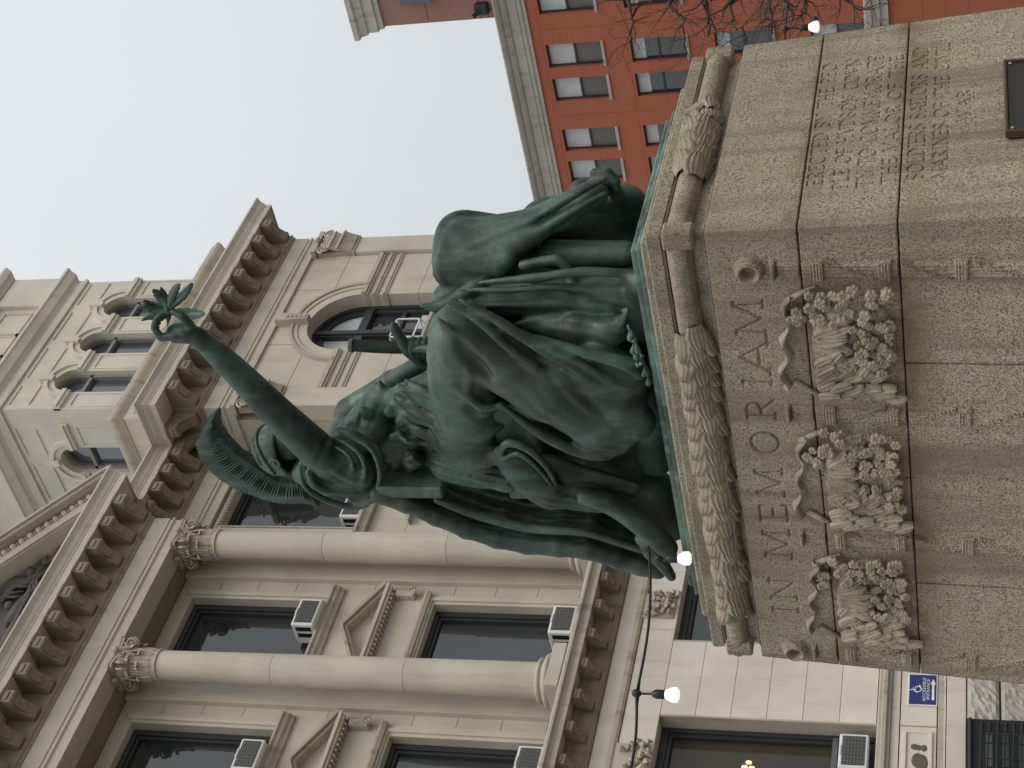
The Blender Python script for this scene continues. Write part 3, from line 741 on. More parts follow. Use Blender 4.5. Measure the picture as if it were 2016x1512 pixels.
# ---- walls of coursed ashlar
def ashlar(name, boxes, course, lenx, mat, off=0., g=.003, parent=ct, axis='X'):
    # boxes: (x0,x1,y0,y1,z0,z1) ; split in courses and stones
    for (x0, x1, y0, y1, z0, z1) in boxes:
        nz_ = max(1, round((z1-z0)/course)); hz = (z1-z0)/nz_
        for i in range(nz_):
            a0, a1 = (x0, x1) if axis == 'X' else (y0, y1)
            L = a1-a0; nx_ = max(1, round(L/lenx)); cuts = [a0+L*k/nx_ for k in range(nx_+1)]
            if i % 2 and nx_ > 1: cuts = [a0]+[c-L/nx_*.5 for c in cuts[1:]]+[a1]
            for p, q_ in zip(cuts[:-1], cuts[1:]):
                m = MB()
                if axis == 'X': m.bbox(p+g*(p > a0), q_-g*(q_ < a1), y0, y1, z0+hz*i+g, z0+hz*(i+1)-g, .005)
                else: m.bbox(x0, x1, p+g*(p > a0), q_-g*(q_ < a1), z0+hz*i+g, z0+hz*(i+1)-g, .005)
                m.build(name, mat, parent)
YW = 20.05                       # wall behind the columns
jr = onY(500, 1182, YW)[0]; hwin = (jr-(c1+c2)/2)
U_top, U_sill = zc(377, 1182, YW), zc(648, 1190, YW)
L_head = zc(853, 1190, YW); L_sill = ZB0+.12
def wframe(name, x0, x1, z0, z1, y, fw=.09, rail=None, mull=None, depth=.14, mat=DARKM, glass=GLASS, parent=ct):
    m = MB(); m.box(x0, x0+fw, y, y+depth, z0, z1); m.box(x1-fw, x1, y, y+depth, z0, z1); m.box(x0+fw, x1-fw, y, y+depth, z1-fw, z1); m.box(x0+fw, x1-fw, y, y+depth, z0, z0+fw)
    i0, i1, k0, k1 = x0+fw, x1-fw, z0+fw, z1-fw; f2 = fw*.55
    m.box(i0, i0+f2, y+.04, y+depth, k0, k1); m.box(i1-f2, i1, y+.04, y+depth, k0, k1); m.box(i0+f2, i1-f2, y+.04, y+depth, k1-f2, k1); m.box(i0+f2, i1-f2, y+.04, y+depth, k0, k0+f2)
    if rail: m.box(i0+f2, i1-f2, y+.02, y+depth, rail-.04, rail+.04)
    if mull: m.box(mull-.05, mull+.05, y+.03, y+depth, k0+f2, k1-f2)
    o = m.build(name, mat, parent)
    zs = [(k0+f2, k1-f2)] if not rail else [(k0+f2, rail-.04), (rail+.04, k1-f2)]
    xs_ = [(i0+f2, i1-f2)] if not mull else [(i0+f2, mull-.05), (mull+.05, i1-f2)]
    for a, b in zs:
        for c, d in xs_:
            m = MB(); m.add([(c, y+depth*.7, a), (d, y+depth*.7+.006, a), (d, y+depth*.7, b), (c, y+depth*.7+.004, b)], [(0, 1, 2, 3)]); m.build('pane', glass, o)
    return o
bays = [(c1+c2)/2, (c1+c2)/2-pit, (c1+c2)/2-2*pit]
wallboxes = []
edges = [c1+.75]+[None]
for bi, bc in enumerate(bays):
    x0, x1 = bc-pit/2, bc+pit/2
    if bi == 0: x1 = XC-.02
    xa, xb = bc-hwin, bc+hwin
    wallboxes += [(x0, xa-.22, YW, YW+.4, ZB0-.4, ZA), (xb+.22, x1, YW, YW+.4, ZB0-.4, ZA)]
    wallboxes += [(xa-.22, xb+.22, YW+.002, YW+.4, min(U_top, ZA-.02)+.005, ZA), (xa-.22, xb+.22, YW+.002, YW+.4, L_head+.12, U_sill-.16), (xa-.22, xb+.22, YW+.002, YW+.4, ZB0-.4, L_sill-.1)]
ashlar('ashlar_block', wallboxes, .78, 1.6, LIME)
for bc in bays:
    xa, xb = bc-hwin, bc+hwin
    for (zA, zB, up) in ((U_sill, min(U_top, ZA-.02), True), (L_sill, L_head, False)):
        wf = wframe('window', xa, xb, zA, zB, YW+.16, .10)
        for k, (ww, pr_) in enumerate(((.22, .03), (.15, .055), (.085, .02))):   # moulded architrave round the opening
            zt_ = min(zB+ww*.6, ZA-.01)
            for xx in (xa-ww, xb+ww-.075): s = MB(); s.box(xx, xx+.075, YW-pr_, YW+.2, zA-.02, zt_); s.build('window_surround', LIME, wf)
            if not up: s = MB(); s.box(xa-ww+.075, xb+ww-.075, YW-pr_, YW+.2, zB+ww*.6-.07, zB+ww*.6); s.build('window_surround', LIME, wf)
        if up:        # bead row set in the surround
            s = MB(); z = zA+.05
            while z < zB: 
                for xx in (xa-.112, xb+.112): s.ball((xx, YW-.022, z), (.024, .018, .022), 6, 4)
                z += .062
            s.build('bead_row', LIME, wf, smooth=True)
        if up:        # heavy moulded sill
            s = MB(); s.prism([(YW-.17, zA-.01), (YW-.17, zA-.05), (YW-.13, zA-.07), (YW-.12, zA-.13), (YW-.07, zA-.17), (YW-.05, zA-.22), (YW+.15, zA-.22), (YW+.15, zA-.01)], xa-.30, xb+.30, 'X'); s.build('sill', LIMED, wf)
        else:         # head moulding, scroll brackets, triangular pediment
            zt = zc(790, 1165, YW-.1); za = zc(757, 1165, YW-.2); zap = zc(671.6, 1224.5, YW-.2); hx = hwin+.30
            s = MB(); s.prism([(YW-.10, L_head+.06), (YW-.13, L_head+.13), (YW-.13, L_head+.17), (YW+.05, L_head+.17), (YW+.05, L_head+.06)], xa-.24, xb+.24, 'X'); s.build('head_moulding', LIMED, wf)
            s = MB(); s.box(bc-hx, bc+hx, YW-.24, YW+.05, za-.06, za); s.box(bc-hx+.04, bc+hx-.04, YW-.20, YW+.05, za-.11, za-.062); s.build('pediment_base', LIME, wf)
            s = MB(); 
            for k in range(18): s.box(bc-hx+.09+k*(2*hx-.18)/17-.018, bc-hx+.09+k*(2*hx-.18)/17+.018, YW-.17, YW+.02, za-.165, za-.112)
            s.build('dentil_row', LIMED, wf)
            for sg in (-1, 1):
                s = MB(); T_ = .075
                s.prism([(bc+sg*hx, za+.002), (bc, zap-.06), (bc, zap), (bc+sg*(hx+.03), za+.06)] if sg > 0 else [(bc+sg*hx, za+.002), (bc+sg*(hx+.03), za+.06), (bc, zap), (bc, zap-.06)], YW-.24, YW+.05, 'Y')
                s.prism([(bc+sg*(hx-.14), za+.002), (bc, zap-.13), (bc, zap-.062), (bc+sg*(hx-.02), za+.002)], YW-.18, YW+.05, 'Y')
                s.build('pediment_rake', LIMED, wf)
                s = MB(); xx = bc+sg*(hwin+.17)
                s.bbox(xx-.07, xx+.07, YW-.14, YW+.02, L_head+.36, za-.17, .02)
                pts = [(xx+sg*.04+.10*(1-k/22)*math.cos(k*.42), YW-.13, L_head+.40+.10*(1-k/22)*math.sin(k*.42)) for k in range(22)]
                s.tube(pts, .022, 6); s.tube([(xx, YW-.13, za-.2), (xx-sg*.03, YW-.13, L_head+.62), (xx+sg*.03, YW-.13, L_head+.5)], .025, 6); s.build('scroll_bracket', LIMED, wf)
# pilasters behind the columns
for cxp in (c1, c2, c2-pit):
    m = MB(); m.bbox(cxp-.29, cxp+.29, YW-.12, YW+.1, ZB0, ZA-.002, .008); m.build('pilaster', LIME, ct)
m = MB(); m.box(2.0, XC-.002, YC+.452, YW+.35, ZA+.012, ZA+.05); m.build('portico_soffit', SOOTSHADE, ct)
# ---- string course with consoles
YG = 19.20; zS = zc(1104, 1325, YG-.52); 
GP = [(2.0, YG), (XC+.25, YG), (XC+.25, YG+.9)]
m = MB(); m.sweep(GP, [(-.8, zS+.02), (.50, zS), (.53, zS-.035), (.53, zS-.07), (.48, zS-.10), (.46, zS-.15), (.46, zS-.22), (.40, zS-.22), (.40, zS-.20), (-.8, zS-.20)]); m.build('string_cornice', LIMED, ct)
m = MB(); m.sweep(GP, [(-.8, zS-.202), (.12, zS-.202), (.12, zS-.26), (.07, zS-.30), (.07, zS-.50), (.10, zS-.52), (.03, zS-.58), (-.8, zS-.58)]); m.build('string_frieze', SOOTSHADE, ct)
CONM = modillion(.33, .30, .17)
x = 17.758*(18.66/18.95)+.62*3
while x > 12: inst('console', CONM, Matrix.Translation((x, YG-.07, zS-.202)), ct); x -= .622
m = MB(); m.sweep(GP, [(-.5, zS-.96), (.02, zS-.96), (.05, zS-.92), (.05, zS-.86), (.02, zS-.84), (-.5, zS-.84)]); m.build('lower_band', LIMED, ct)
# ---- ground floor
gx1 = onY(1400, 1410, YG)[0]; gx2 = onY(1330, 1262, YG)[0]; zh = zc(1302, 1405, YG); zs_ = zc(1690, 1428, YG)-.32
zwt = zc(1727, 1400, YG-.1)
ashlar('ashlar_block', [(2., XC+.25, YG, YG+.5, zs_*0+zh+.02, zS-.97)], .42, 1.25, LIMEL)
ashlar('ashlar_block', [(gx1, gx2, YG, YG+.5, zwt+.01, zh+.018)], .53, 2.4, LIMEL)
ashlar('ashlar_block', [(gx1-2.05-1.5, gx1-2.05, YG, YG+.5, zwt+.01, zh+.018), (gx2+2.05, gx2+2.4, YG, YG+.5, zwt+.01, zh+.018)], .53, 2.4, LIMEL)
m = MB(); m.box(2., XC+.25, YG+.02, YG+.45, zS-.835, zS-.59); m.build('frieze_band', LIMEL, ct)
for k, (a, b) in enumerate(((gx1-2.05, gx1), (gx2, gx2+2.05))):
    wf = wframe('window', a, b, zs_, zh+.015, YG+.28, .11, depth=.16, mat=DARKM, glass=plain('lit_glass', (.055, .045, .030), .08) if k == 0 else GLASS)
    for xx in (a-.002, b-.03): s = MB(); s.box(xx, xx+.032, YG+.002, YG+.3, zs_, zh+.01); s.build('window_reveal', LIMED, wf)
    if k == 0:
        s = MB(); s.box(a+.2, b-.11, YG+.24, YG+.30, zs_+.62, zs_+.70); s.build('sash_rail', DGREY, wf)
# carved keystone leaves above the ground floor windows
def acanthus(xc, z0, z1, y):
    m = MB(); r = random.Random(int(xc*100)); m.bbox(xc-.27, xc+.27, y+.0, y+.08, z0, z1, .015)
    for i in range(26):
        a = r.uniform(-.24, .24); z = r.uniform(z0+.02, z1-.03); L = r.uniform(.08, .16); an = r.uniform(-2.2, -.9)
        m.tube([(xc+a, y-.01, z), (xc+a+L*.5*math.cos(an), y-.075, z+L*.5*math.sin(an)), (xc+a+L*math.cos(an), y-.03, z+L*math.sin(an))], [.035, .040, .012], 6)
    return m.build('carved_keystone', LIMED, ct, angle=60)
kz0, kz1 = zc(1330, 1190, YG-.05), zc(1268, 1190, YG-.05)
acanthus(onY(1300, 1190, YG-.05)[0], kz0, kz1, YG-.03); acanthus(onY(1255, 1490, YG-.05)[0], kz0, kz1, YG-.03)
# base mouldings, panel band, ledge and rock-faced basement
m = MB(); m.sweep(GP, [(-.5, zwt), (.03, zwt), (.05, zwt-.02), (.05, zwt-.06), (.10, zwt-.08), (.10, zwt-.13), (.05, zwt-.15), (.05, zwt-.19), (-.5, zwt-.19)]); m.build('base_moulding', LIMED, ct)
zt2 = zwt-.192; zp0 = zc(1845, 1400, YG-.03); zl = zc(1862, 1400, YG-.1); zr = zc(1902, 1400, YG-.1)
ashlar('ashlar_block', [(2., XC+.25, YG-.01, YG+.4, zc(1772, 1400, YG), zt2)], .2, 1.9, LIMEL)
zq = zc(1772, 1400, YG)
pxr = onY(1800, 1432, YG)[0]
ashlar('panel_block', [(2., pxr-.01, YG-.03, YG+.4, zp0, zq-.012), (pxr+.01, XC+.25, YG-.03, YG+.4, zp0, zq-.012)], .6, 2.6, LIMEL)
fr = MB(); a0, a1, b0, b1 = pxr-1.6, pxr-.10, zp0+.06, zq-.07
for q_ in ((a0, a1, b1-.035, b1), (a0, a1, b0, b0+.035), (a0, a0+.035, b0+.035, b1-.035), (a1-.035, a1, b0+.035, b1-.035)): fr.box(q_[0], q_[1], YG-.055, YG-.02, q_[2], q_[3])
fr.build('panel_frame', LIMEL, ct)
st_ = MB()
for (px, py, sx, sz) in ((1800, 1470, .055, .05), (1808, 1472, .050, .05), (1819, 1473, .06, .045), (1806, 1497, .13, .085), (1814, 1503, .16, .09)):
    p = onY(px, py, YG-.034); st_.ball(p, (sx, .004, sz), 12, 6)
st_.build('weathered_carving', plain('soot', (.12, .105, .085), .9, bmp=.5), ct, smooth=True)
m = MB(); m.sweep(GP, [(-.4, zp0-.012), (.05, zp0-.012), (.05, zl+.03), (.09, zl), (-.4, zl)]); m.build('ledge', LIMED, ct)
ashlar('ashlar_block', [(2., XC+.25, YG-.11, YG+.4, zr, zl-.012)], .4, 2.4, LIMEL)
gl = onY(1950, 1432, YG-.12)[0]
def rockblock(x0, x1, z0, z1, y):
    r = random.Random(int(x0*37+z0*91)); n, k = 22, 9; V = []; F = []
    for i in range(n+1):
        for j in range(k+1):
            e = min(i, n-i, j*1., k-j); V.append((x0+(x1-x0)*i/n, y-(0 if e == 0 else r.uniform(.012, .048)), z0+(z1-z0)*j/k))
    for i in range(n):
        for j in range(k): q = i*(k+1)+j; F.append((q, q+1, q+k+2, q+k+1))
    m = MB(); m.add(V, F); m.box(x0, x1, y+.002, y+.4, z0, z1); m.build('rock_faced_block', ROUGH, ct)
for i in range(4):
    z1 = zr-.02-i*.47; z0 = max(.02, z1-.44)
    if z1 < .1: break
    xx = gl+.02
    while xx < XC: L = rnd.uniform(.9, 1.5); rockblock(xx, min(xx+L, XC+.2), z0, z1, YG-.14); xx += L+.03
    if i > 2: rockblock(gl-3.0, gl-.02, z0, z1, YG-.14)
m = MB(); m.box(2., XC, YG-.1, YG+.35, 0, zr-.01); m.build('basement_wall', JOINT, ct)
# basement opening with curved iron bars
gr = MB(); gr.box(gl-2.2, gl-.005, YG-.30, YG-.13, .55, zr-.005)
bw = gr.build('basement_window', plain('dark_opening', (.012, .014, .013), .7), ct)
gb = MB()
for i in range(7):
    z = zr-.22-i*.11; gb.tube([(gl-2.2+2.15*t, YG-.31-.10*math.sin(PI*t), z+.05*math.sin(PI*t)*(1 if i % 2 else .6)) for t in np.linspace(0, 1, 12)], .011, 6)
for i in range(5): gb.tube([(gl-.35-.42*i, YG-.40, zr-.25), (gl-.35-.42*i, YG-.41, .6)], .010, 6)
gb.tube([(gl-2.2, YG-.32, zr-.06), (gl-.02, YG-.32, zr-.06)], .03, 8)
gb.build('grille_bar', IRON, bw)
gb = MB()
for i in range(4): gb.box(gl-2.0, gl-.25, YG-.305, YG-.302, zr-.36-i*.22, zr-.27-i*.22)
gb.build('pane', GLASS, bw)

# ---- recessed bay and corner pavilion
bxl, bxr = XC+.02, XL-.02
bw0, bw1 = onY(720, 1040, YB+.15)[0], onY(475, 925, YB+.15)[0]
ztb, zbb = ZA-.16, zc(712, 1020, YB+.1)
ashlar('ashlar_block', [(bxl-.6, bw0-.2, YB+.12, YB+.5, 3., ZA), (bw1+.2, bxr+.6, YB+.12, YB+.5, 3., ZA), (bw0-.2, bw1+.2, YB+.121, YB+.5, 3., zbb-.2)], .78, 1.4, LIME)
wf = wframe('window', bw0, bw1, zbb, ztb, YB+.30, .10)
for ww, pr_ in ((.2, .04), (.11, .02)):
    for q_ in ((bw0-ww, bw0-ww+.085, zbb, ztb+.1), (bw1+ww-.085, bw1+ww, zbb, ztb+.1), (bw0-ww+.085, bw1+ww-.085, ztb+ww*.6-.06, ztb+ww*.6)):
        s = MB(); s.box(q_[0], q_[1], YB+.12-pr_, YB+.3, q_[2], q_[3]); s.build('window_surround', LIME, wf)
s = MB(); z = zbb+.05
while z < ztb: s.ball((bw0-.075, YB+.085, z), (.02, .018, .02), 6, 4); z += .06
z = bw0
while z < bw1: s.ball((z, YB+.085, ztb+.03), (.03, .03, .03), 6, 4); z += .08
s.build('bead_row', LIMED, wf, smooth=True)
s = MB(); s.prism([(YB-.08, zbb-.01), (YB-.08, zbb-.06), (YB-.03, zbb-.09), (YB+.0, zbb-.2), (YB+.2, zbb-.2), (YB+.2, zbb-.01)], bw0-.3, bw1+.3, 'X'); s.build('sill', LIMED, wf)
s = MB(); hx = .75; bc = (bw0+bw1)/2; zz_ = zbb-1.0
s.prism([(bc-hx, zz_), (bc+hx, zz_), (bc, zz_+.5)], YB-.02, YB+.14, 'Y'); s.build('window_gable', LIMED, wf)
# corner pavilion face with a round-headed window
ac, ar, asp = onY(660, 634, YA+.05)[0], .98, zc(700, 650, YA+.05)
ac = (onY(655, 690, YA+.05)[0]+onY(720, 580, YA+.05)[0])/2; ar = (onY(720, 580, YA+.05)[0]-onY(655, 690, YA+.05)[0])/2
asp = zc(693, 632, YA+.05)
zsl = zc(853, 615, YA+.05)
YP = YA+.06
pw = .62
# wall stones round the opening
ashlar('ashlar_block', [(XL+pw, ac-ar-.02, YP, YP+.5, 3., asp-.42), (ac+ar+.02, XRr-pw, YP, YP+.5, 3., asp-.42)], .8, 1.5, LIME)
ashlar('ashlar_block', [(ac-ar-.018, ac+ar+.018, YP+.002, YP+.5, 3., zsl-.25)], .8, 1.5, LIME)
# spandrel stones: fan round the arch
def spandrel(nm, xa, xb, mat):
    m = MB(); N_ = 14; top = ZA-.004
    V = []; F = []
    for i in range(N_+1):
        t = i/N_; a = PI*(1-t) ; X_ = ac+(ar+.0)*math.cos(a); Z_ = asp+ar*math.sin(a); V += [(X_, YP, Z_), (X_, YP+.5, Z_)]
    n0 = len(V)
    for i in range(N_+1):
        t = i/N_; a = PI*(1-t); X_ = ac+ar*math.cos(a)*1.0
        V += [(X_ if 0 < i < N_ else (XL+pw if i == 0 else XRr-pw), YP, top)]
    # front face quads
    for i in range(N_): F.append((2*i, 2*i+2, n0+i+1, n0+i)); F.append((2*i, 2*i+1, 2*i+3, 2*i+2))
    m.add(V, F)
    m.add([(XL+pw, YP, asp), (ac-ar, YP, asp), (XL+pw, YP, top)], [(0, 1, 2)]); m.add([(XRr-pw, YP, asp), (ac+ar, YP, asp), (XRr-pw, YP, top)], [(0, 2, 1)])
    return m.build(nm, mat, ct)
spandrel('spandrel_wall', 0, 0, LIME)
jm = MB(); xx = onY(605, 700, YP)[0]
for x_ in (ac-ar*.75, ac+ar*1.25): jm.box(x_-.004, x_+.004, YP-.003, YP, ZA-.62, ZA-.01)
jm.box(XL+pw+.02, ac-.9, YP-.003, YP, asp+.76, asp+.768); jm.box(ac+.9, XRr-pw-.02, YP-.003, YP, asp+.76, asp+.768); jm.build('stone_joint', JOINT, ct)
def archring(name, r0, r1, y0, y1, mat, a0=0, a1=PI, n=28, parent=ct):
    m = MB(); V = []; F = []
    for i in range(n+1):
        a = a0+(a1-a0)*i/n
        for rr, yy in ((r0, y0), (r1, y0), (r1, y1), (r0, y1)): V.append((ac+rr*math.cos(a), yy, asp+rr*math.sin(a)))
    for i in range(n):
        for j in range(4): F.append((i*4+j, i*4+(j+1) % 4, i*4+4+(j+1) % 4, i*4+4+j))
    F += [(0, 1, 2, 3), tuple(n*4+j for j in (3, 2, 1, 0))]
    m.add(V, F); return m.build(name, mat, parent, angle=30)
archring('arch_moulding', ar+.30, ar+.37, YP-.09, YP+.1, LIMED); archring('arch_moulding', ar+.20, ar+.298, YP-.055, YP+.1, LIME); archring('arch_moulding', ar-.007, ar+.198, YP-.03, YP+.34, LIME)
# impost bands across the piers
for z_, h_, p_ in ((asp-.04, .10, .075), (asp-.25, .055, .055), (asp-.46, .04, .04)):
    for a, b in ((XL+pw+.002, ac-ar), (ac+ar, XRr-pw-.002)):
        m = MB(); a_, b_ = (a, b+.005) if a < ac-ar-.1 else (a-.005, b); m.box(a_, b_, YP-p_, YP+.34, z_, z_+h_); m.box(a_, b_, YP-p_*.6, YP+.3, z_-.05, z_-.001); m.build('impost_band', LIMED, ct)
ashlar('ashlar_block', [(XL+pw, ac-ar, YP, YP+.5, asp-.418, asp), (ac+ar, XRr-pw, YP, YP+.5, asp-.418, asp)], .5, 3, LIME)
# keystone with carved guilloche
m = MB(); m.prism([(ac-.085, asp+ar-.03), (ac+.085, asp+ar-.03), (ac+.13, ZA-.002), (ac-.13, ZA-.002)], YP-.20, YP+.1, 'Y')
for k in range(5): m.lathe([(.03, -.012), (.05, 0), (.03, .012)], (ac+.0, YP-.21, asp+ar+.05+.1*k), 10, (0, 1, 0))
m.build('keystone', LIMED, ct)
# the window itself
YWI = YP+.30
wa = MB(); f = .09
V = []; F = []; n = 24
wf = archring('window', ar-.10, ar+.02, YWI, YWI+.14, DARKM, -.02, PI+.02)
archring('arch_frame', ar-.24, ar-.10, YWI+.04, YWI+.14, DARKM, 0, PI, parent=wf)
s = MB()
s.box(ac-ar, ac-ar+.1, YWI, YWI+.14, zsl, asp); s.box(ac+ar-.1, ac+ar, YWI, YWI+.14, zsl, asp); s.box(ac-ar+.1, ac-ar+.2, YWI+.04, YWI+.14, zsl, asp); s.box(ac+ar-.2, ac+ar-.1, YWI+.04, YWI+.14, zsl, asp)
s.box(ac-ar+.1, ac+ar-.1, YWI-.02, YWI+.14, asp-.20, asp-.02); s.box(ac-.11, ac+.11, YWI-.01, YWI+.14, zsl, asp+ar-.05); s.box(ac-.06, ac+.06, YWI-.05, YWI-.012, zsl, asp+ar-.05)
s.box(ac-ar+.2, ac-.11, YWI+.03, YWI+.14, asp-.95, asp-.86); s.box(ac+.11, ac+ar-.2, YWI+.03, YWI+.14, asp-.95, asp-.86); s.build('window_frame', DARKM, wf)
s = MB(); s.add([(ac+(ar-.2)*math.cos(a), YWI+.11, asp+(ar-.2)*math.sin(a)) for a in np.linspace(0, PI, 20)], [tuple(range(20))]); s.build('pane', plain('fanlight_blind', (.55, .58, .58), .25), wf)
for a, b in ((ac-ar+.2, ac-.11), (ac+.11, ac+ar-.2)):
    for z0_, z1_ in ((zsl, asp-.95), (asp-.86, asp-.2)):
        s = MB(); s.add([(a, YWI+.10, z0_), (b, YWI+.106, z0_), (b, YWI+.10, z1_), (a, YWI+.104, z1_)], [(0, 1, 2, 3)]); s.build('pane', GLASS, wf)
s = MB(); s.add([(ac+.2, YWI+.09, zsl+.02), (ac+ar-.25, YWI+.09, zsl+.02), (ac+ar-.25, YWI+.09, zsl+.45), (ac+.2, YWI+.09, zsl+.45)], [(0, 1, 2, 3)]); s.build('roller_blind', BLIND, wf)
s = MB(); s.prism([(YP-.14, zsl), (YP-.14, zsl-.06), (YP-.09, zsl-.10), (YP-.05, zsl-.22), (YP+.4, zsl-.22), (YP+.4, zsl)], ac-ar-.12, ac+ar+.12, 'X'); s.build('sill', LIMED, wf)
# pilasters with flat Corinthian capitals
def pilaster_cap(x0, x1, z0, z1, y):
    m = MB(); xc = (x0+x1)/2; w_ = (x1-x0)/2; h = z1-z0
    m.prism([(x0, z0), (x1, z0), (x1+.06, z0+h*.86), (x0-.06, z0+h*.86)], y, y+.15, 'Y')
    m.box(x0-.12, x1+.12, y-.12, y+.15, z0+h*.89, z1); m.box(x0-.03, x1+.03, y-.03, y+.15, z0-.03, z0+.03)
    for sg in (-1, 1):
        for (cx_, R_) in ((xc+sg*(w_+.0), h*.17), (xc+sg*w_*.32, h*.12)):
            pts = [(cx_+R_*(1-.85*k/26)*math.cos(k*.45)*sg, y-.10, z0+h*.70+R_*(1-.85*k/26)*math.sin(k*.45)) for k in range(27)]; m.tube(pts, h*.030, 6)
            m.ball((cx_, y-.09, z0+h*.70), h*.04, 7, 5)
    for row, (nl, zz, hh) in enumerate(((4, .03, .34), (3, .20, .40))):
        for i in range(nl):
            xl = x0+(x1-x0)*(i+.5)/nl
            for s_ in (-1, 0, 1):
                m.tube([(xl+s_*w_*.18, y-.02, z0+h*zz), (xl+s_*w_*.22, y-.07, z0+h*(zz+hh*.6)), (xl+s_*w_*.30, y-.15, z0+h*(zz+hh)), (xl+s_*w_*.30, y-.19, z0+h*(zz+hh*.82))], [h*.05, h*.06, h*.05, h*.02], 6)
    m.ball((xc, y-.14, z0+h*.93), h*.08, 8, 6)
    return m
YPL = YA-.04
zpc = zc(690, 505, YPL)
for k, (a, b) in enumerate(((XL+.02, XL+.02+.56), (XRr-.60, XRr-.04))):
    m = MB(); m.bbox(a, b, YPL, YP+.3, 3., zpc, .01); p_ = m.build('pilaster', LIME, ct)
    pilaster_cap(a, b, zpc, ZA-.01, YPL).build('capital', LIMED, p_, angle=50)
m = MB(); m.box(XRr-.6, XRr-.045, YP+.302, YP+12, 3., ZA); m.build('side_wall', LIME, ct)
m = MB(); m.box(XL+.05, XL+.5, YP+.302, YB+.3, 3., ZA); m.build('return_wall', LIME, ct)
m = MB(); m.box(XC-.3, XC-.03, YC+.46, YB+.3, zS, ZA); m.build('return_wall', LIME, ct)
m = MB(); m.box(XC, XRr, YB+.55, YB+4, 0, ZA); m.build('inner_mass', LIMED, ct)
# ---- attic parapet and tower above the corner pavilion
zcm = ZCO+.42
PA = [(XL-.05, YA+3.2), (XL-.05, YA+.25), (XRr+.02, YA+.25), (XRr+.02, YA+6)]
zpt = zc(410, 490, YA+.2)
m = MB(); m.sweep(PA, [(-.3, zcm), (.10, zcm), (.10, zcm+.18), (.03, zcm+.22), (.03, zpt-.45), (-.3, zpt-.45)]); m.build('parapet', LIME, ct)
m = MB(); m.sweep(PA, [(-.4, zpt-.448), (.05, zpt-.448), (.08, zpt-.40), (.14, zpt-.33), (.16, zpt-.28), (.16, zpt-.22), (.11, zpt-.20), (.10, zpt-.12), (-.4, zpt-.12)]); m.build('parapet_cap', LIMED, ct)
for xx in (XL+.45, XRr-.45):
    m = MB(); m.bbox(xx-.55, xx+.55, YA+.16, YA+.9, zcm+.2, zpt-.46, .02); b_ = m.build('parapet_block', LIME, ct)
    s = MB()
    for q_ in ((-.4, .4, zcm+.35, zcm+.38), (-.4, .4, zpt-.66, zpt-.63), (-.4, -.37, zcm+.38, zpt-.66), (.37, .4, zcm+.38, zpt-.66)): s.box(xx+q_[0], xx+q_[1], YA+.135, YA+.17, q_[2], q_[3])
    s.build('panel_frame', LIMED, b_)
for xx in np.linspace(XL+1.5, XRr-1.5, 3):
    s = MB()
    for q_ in ((-.42, .42, zcm+.35, zcm+.38), (-.42, .42, zpt-.66, zpt-.63), (-.42, -.39, zcm+.38, zpt-.66), (.39, .42, zcm+.38, zpt-.66)): s.box(xx+q_[0], xx+q_[1], YA+.195, YA+.23, q_[2], q_[3])
    s.build('panel_frame', LIMED, ct)
